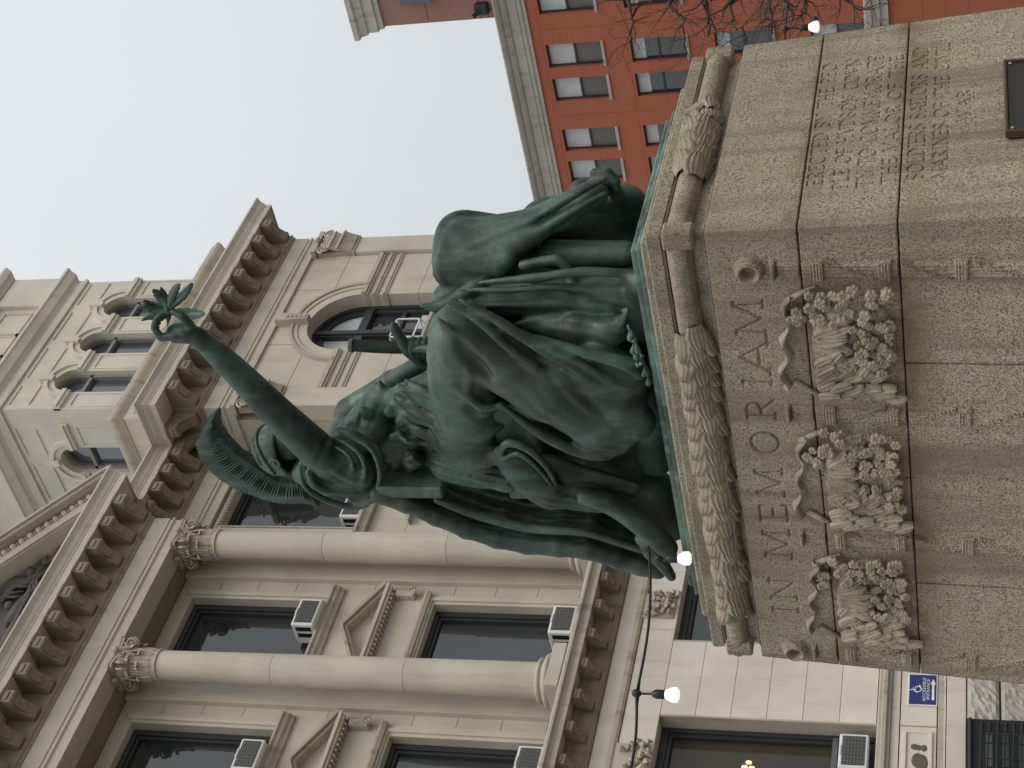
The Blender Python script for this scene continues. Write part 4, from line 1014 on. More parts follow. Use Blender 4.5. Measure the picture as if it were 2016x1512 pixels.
# tower
YT = YA+.60
PALE = stone_mat('tower_stone', (.60, .56, .46), stain=(.42, .39, .31), stain_amt=.4)
ctop = zc(180, 548, YT); xr = onY(300, 552, YT)[0]; xl = onY(150, 805, YT)[0]
aw = [onY(240, 606, YT)[0], onY(215, 676, YT)[0], onY(165, 751, YT)[0]]
apit = (aw[0]-aw[2])/2; aw = [aw[1]+apit, aw[1], aw[1]-apit]; arr = .36; aim = zc(159, 680, YT)-arr
zf0 = zcm+.2
def arcade(nm, fixed, along, centers, s0, s1, rot):
    # wall with round-headed openings. local: u along, depth d outward negative
    m = MB()
    P = (lambda u, d, z: (u, fixed+d, z)) if rot == 0 else (lambda u, d, z: (fixed+d, u, z))
    def bx(u0, u1, d0, d1, z0, z1):
        V = [P(u, d, z) for u in (u0, u1) for d in (d0, d1) for z in (z0, z1)]
        m.add(V, [(0, 1, 3, 2), (4, 6, 7, 5), (0, 4, 5, 1), (2, 3, 7, 6), (0, 2, 6, 4), (1, 5, 7, 3)])
    cs_ = sorted(centers); prev = s0
    for c in cs_: bx(prev, c-arr, 0, .4, zf0, aim); prev = c+arr
    bx(prev, s1, 0, .4, zf0, aim)
    bx(s0, s1, 0, .4, aim+arr+.02, ctop)
    prev = s0
    for c in cs_:
        bx(prev, c-arr, 0, .4, aim, aim+arr+.02); prev = c+arr
        n = 10
        for i in range(n):
            a0, a1 = PI-PI*i/n, PI-PI*(i+1)/n
            p0, p1 = (c+arr*math.cos(a0), aim+arr*math.sin(a0)), (c+arr*math.cos(a1), aim+arr*math.sin(a1))
            m.add([P(p0[0], 0, p0[1]), P(p1[0], 0, p1[1]), P(p1[0], 0, aim+arr+.02), P(p0[0], 0, aim+arr+.02), P(p0[0], .4, p0[1]), P(p1[0], .4, p1[1])], [(0, 1, 2, 3), (0, 4, 5, 1)])
    bx(prev, s1, 0, .4, aim, aim+arr+.02)
    wall = m.build(nm, PALE, ct)
    for c in cs_:
        for (r0, r1, d_) in ((arr+.14, arr+.24, .10), (arr-.005, arr+.139, .055)):
            m2 = MB(); V = []; F = []; n = 16
            for i in range(n+1):
                a = PI*i/n
                for rr, dd in ((r0, -d_), (r1, -d_), (r1, .05), (r0, .05)): V.append(P(c+rr*math.cos(a), dd, aim+rr*math.sin(a)))
            for i in range(n):
                for j in range(4): F.append((i*4+j, i*4+(j+1) % 4, i*4+4+(j+1) % 4, i*4+4+j))
            F += [(0, 1, 2, 3), (n*4+3, n*4+2, n*4+1, n*4)]
            m2.add(V, F); m2.build('arch_moulding', PALE, wall, angle=35)
        m = MB(); bx(c-.07, c+.07, -.14, .05, aim+arr+.02, aim+arr+.36); m.build('keystone', PALE, wall)
        m = MB(); n = 14
        V = [P(c+(arr)*math.cos(PI*i/n), .22, aim+(arr)*math.sin(PI*i/n)) for i in range(n+1)]+[P(c-arr, .22, zf0), P(c+arr, .22, zf0)]
        m.add(V, [tuple(range(len(V)))]); m.build('pane', GLASSW, wall)
        m = MB(); bx(c-arr, c+arr, .12, .26, aim-.35, aim-.27); bx(c-arr, c-arr+.07, .12, .26, zf0, aim); bx(c+arr-.07, c+arr, .12, .26, zf0, aim)
        V = []; F = []
        for i in range(15):
            a = PI*i/14
            for rr, dd in ((arr-.08, .12), (arr, .12), (arr, .26), (arr-.08, .26)): V.append(P(c+rr*math.cos(a), dd, aim+rr*math.sin(a)))
        for i in range(14):
            for j in range(4): F.append((i*4+j, i*4+(j+1) % 4, i*4+4+(j+1) % 4, i*4+4+j))
        m.add(V, F); m.build('window_frame', plain('tower_frame', (.23, .22, .20), .6), wall)
    prev = s0
    for c in cs_+[None]:
        u1 = (c-arr) if c is not None else s1
        m = MB(); e_ = .006; bx(prev-e_*(prev > s0), u1+e_*(u1 < s1), -.11, .05, aim-.10, aim-.001); bx(prev-e_*(prev > s0), u1+e_*(u1 < s1), -.07, .05, aim-.17, aim-.102); m.build('impost_band', PALE, wall)
        if u1-prev > .25:
            m = MB()
            for q_ in ((prev+.06, u1-.06, aim-.36, aim-.33), (prev+.06, u1-.06, zf0+.1, zf0+.13), (prev+.06, prev+.09, zf0+.13, aim-.36), (u1-.09, u1-.06, zf0+.13, aim-.36)): bx(q_[0], q_[1], -.025, .03, q_[2], q_[3])
            m.build('panel_frame', PALE, wall)
        prev = (c+arr) if c is not None else s1
    prev = s0
    for c in cs_+[None]:
        u1 = (c-.15) if c is not None else s1-.1
        zz0, zz1 = aim+arr+.30, ctop-.10
        for q_ in ((prev+.15, u1, zz1-.03, zz1), (prev+.15, u1, zz0, zz0+.03)): m = MB(); bx(q_[0], q_[1], -.025, .03, q_[2], q_[3]); m.build('panel_rail', PALE, wall)
        prev = (c if c is not None else s1)
    return wall
arcade('tower_wall', YT, 'X', aw, xl, xr, 0)
yl0 = YT+.402
arcade('tower_wall', xl, 'Y', [yl0+1.05, yl0+1.05+apit*.98, yl0+1.05+apit*1.96], yl0, yl0+6, 1)
m = MB(); m.box(xl+.41, xr, YT+.41, YT+6, zf0, ctop); m.build('tower_core', PALE, ct)
PT = [(xl, YT+6), (xl, YT), (xr, YT), (xr, YT+6)]
m = MB(); m.sweep(PT, [(-.4, ctop+.001), (.05, ctop+.001), (.06, ctop+.08), (.03, ctop+.09), (.03, ctop+.24), (.08, ctop+.30), (.14, ctop+.33), (.22, ctop+.50), (.26, ctop+.53), (.26, ctop+.60), (-.4, ctop+.64)]); m.build('tower_cornice', PALE, ct)
zt0 = ctop+.64; 
m = MB(); m.sweep(PT, [(-.5, zt0), (-.03, zt0), (-.03, zt0+1.35), (-.5, zt0+1.35)]); m.build('tower_attic', PALE, ct)
m = MB(); m.bbox(xr-1.0, xr+.08, YT-.10, YT+1.1, zt0+.01, zt0+1.33, .02); m.build('attic_pier', PALE, ct)
for xx in np.linspace(xl+.7, xr-1.6, 4):
    s = MB()
    for q_ in ((-.45, .45, zt0+.30, zt0+.34), (-.45, .45, zt0+1.02, zt0+1.06), (-.45, -.41, zt0+.34, zt0+1.02), (.41, .45, zt0+.34, zt0+1.02)): s.box(xx+q_[0], xx+q_[1], YT-.0, YT+.035, q_[2], q_[3])
    s.build('panel_frame', PALE, ct)
m = MB(); m.sweep(PT, [(-.6, zt0+1.352), (.10, zt0+1.352), (.16, zt0+1.42), (.24, zt0+1.47), (.30, zt0+1.60), (.30, zt0+1.66), (-.6, zt0+1.70)]); m.build('attic_cornice', PALE, ct)
m = MB(); m.add([(xl-.2, YT-.2, zt0+1.7), (xr+.25, YT-.2, zt0+1.7), (xr+.25, YT+6, zt0+1.7), (xl-.2, YT+6, zt0+1.7), ((xl+xr)/2, YT+3, zt0+3.6)], [(0, 1, 4), (1, 2, 4), (2, 3, 4), (3, 0, 4)]); m.build('tower_roof', PALE, ct)

# ---- window air conditioners (stand in the windows: things of their own)
def aircon(xc, z0, y, label, W_=.60, H_=.40, D_=.42, bare=False):
    t = thing('air_conditioner', label, 'air conditioner', (xc, y, z0), 'air conditioners in the courthouse windows')
    m = MB(); x0, x1 = xc-W_/2, xc+W_/2; yb = y-D_
    if bare:
        r_ = .028
        for (a, b) in (((x0, yb), (x1, yb)), ((x0, y), (x1, y)), ((x0, yb), (x0, y)), ((x1, yb), (x1, y))):
            for z in (z0, z0+H_): m.box(min(a[0], b[0])-r_/2, max(a[0], b[0])+r_/2, min(a[1], b[1])-r_/2, max(a[1], b[1])+r_/2, z-r_/2, z+r_/2)
        for xx in (x0, x1):
            for yy in (yb, y): m.box(xx-r_/2, xx+r_/2, yy-r_/2, yy+r_/2, z0+r_/2, z0+H_-r_/2)
        m.build('cage', WHITEM, t)
        g_ = MB(); g_.tube([(x1, yb, z0), (x1, y+.0, z0-.35)], .008, 5); g_.build('brace', GRILL, t)
        return t
    m.bbox(x0, x1, yb, y, z0, z0+H_, .02); cab = m.build('cabinet', WHITEM, t)
    m = MB(); m.box(x0+.05, x1-.05, yb-.006, yb+.01, z0+.045, z0+H_-.045); gp = m.build('grille', GRILL, t)
    m = MB()
    for i in range(7): m.box(x0+.05+(W_-.1)*(i+1)/8-.003, x0+.05+(W_-.1)*(i+1)/8+.003, yb-.012, yb-.007, z0+.045, z0+H_-.045)
    for i in range(6): m.box(x0+.05, x1-.05, yb-.018, yb-.0125, z0+.045+(H_-.09)*(i+1)/7-.002, z0+.045+(H_-.09)*(i+1)/7+.002)
    m.build('grille_bar', plain('grille_wire', (.20, .20, .20), .5), gp)
    m = MB(); 
    for k in (0, 1): m.box(x0-.004, x0+.01, yb+.07+.16*k, yb+.17+.16*k, z0+.06, z0+H_-.07)
    m.build('side_vent', BLACK, t)
    m = MB(); m.bbox(xc-.09, xc+.09, yb-.016, yb-.002, z0+H_-.035, z0+H_-.005, .005); m.build('badge_plate', WHITEM, t)
    return t
za1 = zc(622, 1210, YW-.25)
aircon(bays[0]-.02+.22, U_sill-.01, YW+.2, 'white window air conditioner in the upper window beside the statue, between two columns', .62, .42, .50)
aircon(onY(490, 1478, YW-.25)[0]-.10, U_sill-.01, YW+.2, 'white window air conditioner in the upper window at the bottom edge of the picture', .62, .42, .50)
aircon(onY(1100, 1222, YW-.25)[0], zc(1118, 1222, YW-.25)-.13, YW+.2, 'white window air conditioner just above the bracketed ledge, nearest the statue', .62, .42, .50)
aircon(onY(1030, 1503, YW-.25)[0], zc(1040, 1500, YW-.25)-.22, YW+.2, 'white window air conditioner just above the bracketed ledge, at the bottom edge of the picture', .62, .42, .50)
aircon(bw0+.45, zbb+.0, YB+.34, 'grey window air conditioner behind the shoulder of the statue', .60, .42, .35)
p_ = onY(822, 648, YP-.1); aircon(onY(800, 650, YP-.1)[0], zc(818, 635, YP-.1)-.10, YP+.30, 'empty white metal air conditioner cage in the round headed window', .60, .50, .46, bare=True)
aircon(onY(1690, 1480, YG)[0], zc(1709, 1480, YG-.05), YG+.34, 'white framed window air conditioner in the lamp lit ground floor window', .62, .42, .36)
# blue sign
sg_ = thing('access_sign', 'blue and white accessible entrance sign with arrow, partly hidden by the pedestal', 'sign', (16.4, YG-.05, 2.4))
s1, s0 = onY(1786, 1388, YG-.05), onY(1842, 1326, YG-.05); sx0, sx1 = s1[0], s1[0]+.60; sz1, sz0 = s1[2], s1[2]-.43
m = MB(); m.bbox(sx0, sx1, YG-.055, YG-.035, sz0, sz1, .006); m.build('panel', plain('sign_white', (.78, .78, .78), .35), sg_)
m = MB(); m.bbox(sx0+.018, sx1-.018, YG-.060, YG-.050, sz0+.018, sz1-.022, .004); m.build('field', plain('sign_blue', (.022, .028, .16), .35), sg_)
SW = plain('sign_lettering', (.80, .80, .82), .4)
def text_mesh(body, x, z, h, y, wid=None):
    cu = bpy.data.curves.new('lettering', 'FONT'); cu.body = body; cu.size = h; cu.align_x = 'CENTER'; cu.extrude = .001; cu.resolution_u = 2
    o = bpy.data.objects.new('tmp', cu); COL.objects.link(o); bpy.context.view_layer.update()
    me = bpy.data.meshes.new_from_object(o); bpy.data.objects.remove(o); me.materials.clear(); me.materials.append(SW)
    k = 1.0
    if wid:
        xs_ = [v.co.x for v in me.vertices]; k = wid/(max(xs_)-min(xs_))
    for v in me.vertices: v.co = Vector((x+v.co.x*k, y-v.co.z, z+v.co.y))
    o = bpy.data.objects.new('lettering', me); COL.objects.link(o); reg(o); return o
sxc = (sx0+sx1)/2; ys = YG-.0635
for b_, z_ in (('ACCESSIBLE', sz0+.172), ('ENTRANCE', sz0+.115)): par(text_mesh(b_, sxc, z_, .062, ys, .45 if b_[0] == 'A' else .39), sg_)
m = MB(); m.prism([(sxc-.20, sz0+.048), (sxc+.10, sz0+.048), (sxc+.10, sz0+.025), (sxc+.20, sz0+.065), (sxc+.10, sz0+.105), (sxc+.10, sz0+.082), (sxc-.20, sz0+.082)], ys-.001, ys+.001, 'Y'); m.build('arrow', SW, sg_)
m = MB(); zc_ = sz0+.285; xw = sxc-.0
m.tube([(xw+.055*math.cos(a), ys, zc_+.052*math.sin(a)) for a in np.linspace(math.radians(120), math.radians(370), 18)], .0085, 6)
m.tube([(xw-.018, ys, zc_+.105), (xw-.012, ys, zc_+.03), (xw+.035, ys, zc_+.03), (xw+.06, ys, zc_-.035), (xw+.078, ys, zc_-.03)], .0085, 6)
m.tube([(xw-.016, ys, zc_+.062), (xw+.03, ys, zc_+.062)], .007, 6); m.ball((xw-.02, ys, zc_+.128), (.016, .004, .016), 10, 6)
m.build('wheelchair_symbol', SW, sg_)
# the lamp lit chandelier seen inside the ground floor window
ch = thing('chandelier', 'warm lit chandelier glowing inside the ground floor window', 'chandelier', tuple(onY(1470, 1508, YG+.3)))
LAMP = bpy.data.materials.new('lamp_glow'); LAMP.use_nodes = True; pb = LAMP.node_tree.nodes['Principled BSDF']; pb.inputs['Emission Color'].default_value = (1, .55, .15, 1); pb.inputs['Emission Strength'].default_value = 5.0; pb.inputs['Base Color'].default_value = (.8, .5, .2, 1)
m = MB()
for a, b in ((1474, 1501), (1466, 1510), (1480, 1512)): m.ball(onY(a, b, YG+.36), (.03, .02, .045), 8, 6)
m.build('bulb', LAMP, ch, smooth=True)
m = MB(); m.tube([onY(1474, 1501, YG+.37), onY(1470, 1516, YG+.37)], .008, 5); m.tube([onY(1466, 1510, YG+.37), onY(1470, 1516, YG+.37), onY(1440, 1518, YG+.37)], .008, 5); m.build('arm', BLACK, ch)
# ------------------------------------------------------------------ red brick building across the street
def brick_mat(name, c, mortar):
    m, t, b = mat_new(name); q = NT(t); p = q.pos(); s = q.n('ShaderNodeSeparateXYZ'); q.l(p, s.inputs[0])
    cb = q.n('ShaderNodeCombineXYZ'); q.l(q.math('ADD', s.outputs['Y'], s.outputs['X']), cb.inputs[0]); q.l(s.outputs['Z'], cb.inputs[1])
    br = q.n('ShaderNodeTexBrick'); br.inputs['Scale'].default_value = 1.0; br.inputs['Brick Width'].default_value = .22; br.inputs['Row Height'].default_value = .075
    br.inputs['Mortar Size'].default_value = .006; br.inputs['Color1'].default_value = (*c, 1); br.inputs['Color2'].default_value = (*[x*.86 for x in c], 1); br.inputs['Mortar'].default_value = (*mortar, 1)
    q.l(cb.outputs[0], br.inputs['Vector'])
    big = q.noise(p, .35, 4); st = q.noise(q.scaled(p, (2, 2, .3)), .8, 5)
    col = q.mix(q.rng(big, .35, .65, 0, .35), br.outputs['Color'], tuple(x*.8 for x in c)); col = q.mix(q.rng(st, .55, .75, 0, .3), col, (.30, .16, .11))
    q.l(col, b.inputs['Base Color']); b.inputs['Roughness'].default_value = .9
    q.l(q.bump(br.outputs['Fac'], -.3, .01), b.inputs['Normal']); return m
BRICK = brick_mat('red_brick', (.42, .120, .056), (.33, .13, .075))
BRICKP = brick_mat('brown_brick', (.33, .165, .125), (.28, .17, .14))
STONEC = stone_mat('cornice_stone', (.42, .39, .34), stain=(.16, .14, .11), stain_amt=.6)
XB = 55.0
rbld = thing('red_brick_building', 'red brick office building with paired windows and grey stone cornice', 'building', (62, 26, 0))
colsY = [33.67, 32.20, 29.92, 28.44, 26.16, 24.68, 22.4, 20.92, 18.64, 17.16]
rowsZ = [(15.657, 17.83), (12.40, 14.53), (9.134, 11.29), (5.80, 7.72)]
yl, yr_ = 35.15, 15.0
hw = .50
cuts = []
m = MB()
ys_ = sorted(colsY); prev = yr_
for y in ys_: m.box(XB, XB+.5, prev, y-hw, 5.78, 18.30); prev = y+hw
m.box(XB, XB+.5, prev, yl, 5.78, 18.30)
for y in ys_:
    zz = 5.78
    for z0, z1 in sorted(rowsZ):
        if z0 > zz: m.box(XB, XB+.5, y-hw, y+hw, zz, z0)
        zz = z1
    m.box(XB, XB+.5, y-hw, y+hw, zz, 18.30)
m.box(XB, XB+.5, yr_, yl, 0, 4.9); m.box(XB+.5, XB+16, yl-.4, yl, 0, 18.3)
m.build('wall', BRICK, rbld)
j = MB()
for y in (35.15-.0, 31.06, 27.3, 23.54, 19.8): j.box(XB-.004, XB+.01, y-.012, y+.012, 5.8, 18.28)
for z in (17.95, 14.65, 11.42, 2.9, 2.1, 3.7): j.box(XB-.003, XB+.01, yr_, yl, z-.012, z+.012)
j.build('movement_joint', plain('sealant', (.30, .085, .042), .9), rbld)
for y in colsY:
    for k, (z0, z1) in enumerate(rowsZ):
        if k == 3 and not (24 < y < 30): pass
        f = MB(); fw = .06; x0 = XB+.16
        for a in ((y-hw, y-hw+fw, z0, z1), (y+hw-fw, y+hw, z0, z1), (y-hw+fw, y+hw-fw, z1-fw, z1), (y-hw+fw, y+hw-fw, z0, z0+fw)): f.box(x0, x0+.1, a[0], a[1], a[2], a[3])
        zm = (z0+z1)/2; f.box(x0+.01, x0+.1, y-hw+fw, y+hw-fw, zm-.035, zm+.035)
        o = f.build('window', DARKM, rbld)
        drop = [.0, .35, .55, .0][k]+rnd.uniform(-.04, .04)
        zb_ = (zm+.035) if k in (0, 3) else z1-fw-(z1-z0)*.22
        p = MB(); p.add([(x0+.06, y-hw+fw, zb_), (x0+.06, y+hw-fw, zb_), (x0+.06, y+hw-fw, z1-fw), (x0+.06, y-hw+fw, z1-fw)], [(0, 1, 2, 3)]); p.build('blind', BLIND, o)
        p = MB(); p.add([(x0+.07, y-hw+fw, z0+fw), (x0+.075, y+hw-fw, z0+fw), (x0+.07, y+hw-fw, zb_), (x0+.072, y-hw+fw, zb_)], [(0, 1, 2, 3)]); p.build('pane', plain('dull_glass', (.12, .115, .10), .3) if k == 0 else GLASS, o)
        p = MB(); p.bbox(XB-.06, XB+.15, y-hw-.04, y+hw+.04, z0-.12, z0-.005, .01); p.build('sill', STONEC, o)
CP = [(XB, yl), (XB, yr_)]
CP = [(XB+16, yl), (XB, yl), (XB, yr_)]
m = MB(); m.sweep(CP, [(-.4, 18.302), (.06, 18.302), (.06, 18.45), (.10, 18.47), (.10, 18.62), (.13, 18.64), (.13, 18.98), (.20, 19.02), (.26, 19.14), (.26, 19.2), (.36, 19.28), (.42, 19.40), (.42, 19.46), (-.4, 19.47)]); m.build('cornice', STONEC, rbld)
m = MB(); m.sweep(CP, [(-.4, 4.902), (.10, 4.902), (.10, 5.15), (.16, 5.2), (.16, 5.45), (.22, 5.5), (.22, 5.7), (.0, 5.778), (-.4, 5.778)]); m.build('belt_course', STONEC, rbld)
m = MB(); m.tube([(XB+.3, yl-.5, 19.56), (XB+.3, yl-8.0, 19.56)], .05, 6); m.build('roof_flashing', plain('zinc', (.6, .6, .6), .4), rbld)
m = MB(); m.box(XB+.5, XB+16, yr_, yl-.41, 18.2, 18.5); m.build('roof', STONEC, rbld)
# taller brown block behind it
tb = thing('brown_brick_tower', 'taller brown brick block rising behind the red building, grey cornice', 'building', (75, 24, 0))
m = MB(); m.box(70, 84, 14, 33.88, 0, 30.27); m.build('wall', BRICKP, tb)
m = MB(); m.sweep([(84, 33.88), (70, 33.88), (70, 14)], [(-.5, 30.272), (.10, 30.272), (.10, 30.5), (.20, 30.55), (.20, 31.05), (.28, 31.1), (.34, 31.45), (.46, 31.55), (.46, 31.82), (-.5, 31.84)]); m.build('cornice', STONEC, tb)
p = onX(950, 14, 70); m = MB(); m.bbox(69.6, 70.05, p[1]-.3, p[1]+.3, p[2]-.35, p[2]+.35, .08); m.tube([(69.7, p[1], p[2]), (69.4, p[1]+.2, p[2]+.4)], .12, 8); m.build('floodlight', BLACK, tb)
p = onX(812, 0, 70); m = MB(); m.bbox(69.5, 70.2, p[1]-3, p[1]+.02, p[2]-1.2, p[2]+.6, .1); m.build('louvre_box', DGREY, tb)
j = MB()
for z in (25.2, 27.9): j.box(69.995, 70.01, 14, 33.87, z-.03, z+.03)
j.build('movement_joint', plain('sealant_brown', (.16, .085, .065), .9), tb)

# ------------------------------------------------------------------ bare tree at the right
tr = thing('bare_tree', 'bare winter tree with thin dark twigs in front of the red building', 'tree', tuple(at(1900, -430, 20)*np.array((1, 1, 0))))
BARK = plain('bark', (.060, .044, .034), .9, bmp=.6)
tb_ = at(1900, -430, 20); base = np.array((tb_[0], tb_[1], 0.)); 
m = MB(); fork = base+np.array((0, 0, 4.2))
m.tube([base, base+np.array((.03, .02, 1.)), base+np.array((.05, -.03, 2.6)), fork], [.24, .19, .17, .16], 12); m.build('trunk', BARK, tr, smooth=True)
m = MB(); r = random.Random(11)
def twig(p, d, L, rad, lev):
    pts = [p]; rr = [rad]; n = 6; q = np.array(p); dd = np.array(d)/np.linalg.norm(d)
    for i in range(n):
        dd = dd+np.array((r.gauss(0, .16), r.gauss(0, .16), r.gauss(.015, .16))); dd /= np.linalg.norm(dd)
        q = q+dd*L/n; pts.append(q.copy()); rr.append(max(.0026, rad*(1-.75*(i+1)/n)))
        if lev < 3 and i > 0:
            for _ in range(1):
                if r.random() < (.55 if lev < 2 else .4):
                    sd_ = np.array((r.gauss(0, .6), r.gauss(0, .6), r.gauss(0, .6))); twig(q, dd+sd_, L*r.uniform(.35, .62), rr[-1]*.62, lev+1)
    m.tube(pts, rr, 5 if lev > 0 else 8, cap=False)
def limb(pxs, D, r0, r1):
    P = [fork]+[at(a, b, D+r.uniform(-.6, .6)) for a, b in pxs]; n = len(P)
    Q = []
    for i in range(n-1):
        for k in range(4): t = k/4; Q.append(P[i]*(1-t)+P[i+1]*t+np.array([r.gauss(0, .03) for _ in range(3)]))
    Q.append(P[-1]); R_ = [r0+(r1-r0)*(i/(len(Q)-1))**.6 for i in range(len(Q))]
    m.tube(Q, R_, 8, cap=False)
    for i in range(5, len(Q)):
        d = Q[i]-Q[i-1]; d /= np.linalg.norm(d)
        for _ in range(1):
            sd_ = np.array([r.gauss(0, .55) for _ in range(3)]); twig(Q[i], d+sd_, r.uniform(.30, .75), R_[i]*.6, 1)
for pxs, D in (([(1500, -150), (1450, -40), (1440, 10), (1450, 50), (1470, 84)], 20), ([(1420, -190), (1330, -60), (1320, 5), (1340, 40), (1354, 106)], 20.5),
               ([(1530, -130), (1510, -20), (1518, 35), (1520, 68)], 19.5), ([(1350, -220), (1250, -60), (1242, 10), (1246, 50), (1238, 84)], 21),
               ([(1600, -120), (1585, -20), (1590, 12), (1575, 30)], 19), ([(1650, -140), (1640, -30), (1675, 10), (1720, 18)], 19.5), ([(1480, -170), (1390, -50), (1385, 5), (1400, 45), (1395, 70)], 20.2),
               ([(1560, -140), (1540, -30), (1548, 15), (1560, 40)], 18.8)):
    limb(pxs, D, .06, .010)
m.build('crown', BARK, tr)

# ------------------------------------------------------------------ string lights
GLOW = bpy.data.materials.new('lamp_face'); GLOW.use_nodes = True; pb = GLOW.node_tree.nodes['Principled BSDF']; pb.inputs['Base Color'].default_value = (.9, .9, .88, 1); pb.inputs['Emission Color'].default_value = (1, .96, .86, 1); pb.inputs['Emission Strength'].default_value = .75; pb.inputs['Roughness'].default_value = .3
def lamp(th, top, sz, dirv=(0, 0, -1), drop=.09):
    d = np.array(dirv, float); d /= np.linalg.norm(d); t = np.array(top)
    k = MB(); k.ball(t, (.022, .022, .026), 8, 6); k.tube([t, t+d*drop], .006, 6); k.lathe([(.012, 0), (.019, .01), (.024, .02), (.024, .06), (.02, .066)], t+d*(drop-.01), 14, d); k.build('lamp_socket', BLACK, th, smooth=False, angle=40)
    b = MB(); o_ = t+d*(drop+.052); b.lathe([(.016, 0), (.024, .012), (.037, .038), (sz, .058), (sz, .066), (sz*.7, .075), (.004, .078)], o_, 20, d); b.build('bulb', GLOW, th, angle=50)
sA = thing('string_lights', 'black cable with two reflector bulbs, tied to the foot of the statue', 'string lights', tuple(at(1275, 1078, 8.6)))
k0, k1, kk = at(1232, 1560, 7.7), at(1253, 1365, 8.15), at(1277, 1074, 8.80)
pts = [k0+(k1-k0)*t+np.array((0, 0, -.02*math.sin(PI*t))) for t in np.linspace(0, 1, 6)]+[k1+(kk-k1)*t+np.array((0, 0, -.035*math.sin(PI*t))) for t in np.linspace(0, 1, 10)][1:]
pts += [at(1290, 1092, 8.72), at(1312, 1118, 8.66), at(1327, 1142, 8.68)]
m = MB(); m.tube(pts, .0075, 7); m.build('cable', BLACK, sA)
m = MB(); m.tube([pts[4], pts[5]-np.array((0, 0, .012)), pts[6]], .005, 5); m.build('tie_wire', BLACK, sA)
lamp(sA, k1, .039); lamp(sA, at(1296, 1100, 8.66), .037, (.02, -.02, -1), .05)
sB = thing('string_lights', 'black cable with one bright reflector bulb at the right edge of the pedestal', 'string lights', tuple(at(1556, 57, 11)))
m = MB(); b0 = at(1546, 57, 11.0); m.tube([at(1556, -40, 11.3), at(1550, 10, 11.15), b0, at(1545, 95, 11.2), at(1538, 200, 12)], .0075, 6); m.build('cable', BLACK, sB)
lamp(sB, b0, .04, (0, 0, -1), .10)
m = MB(); m.ball(at(1604, 40, 11.), (.035, .03, .025), 8, 6); m.ball(at(1598, 48, 11.), (.02, .02, .02), 8, 6); m.build('cable_clip', BLACK, sB)
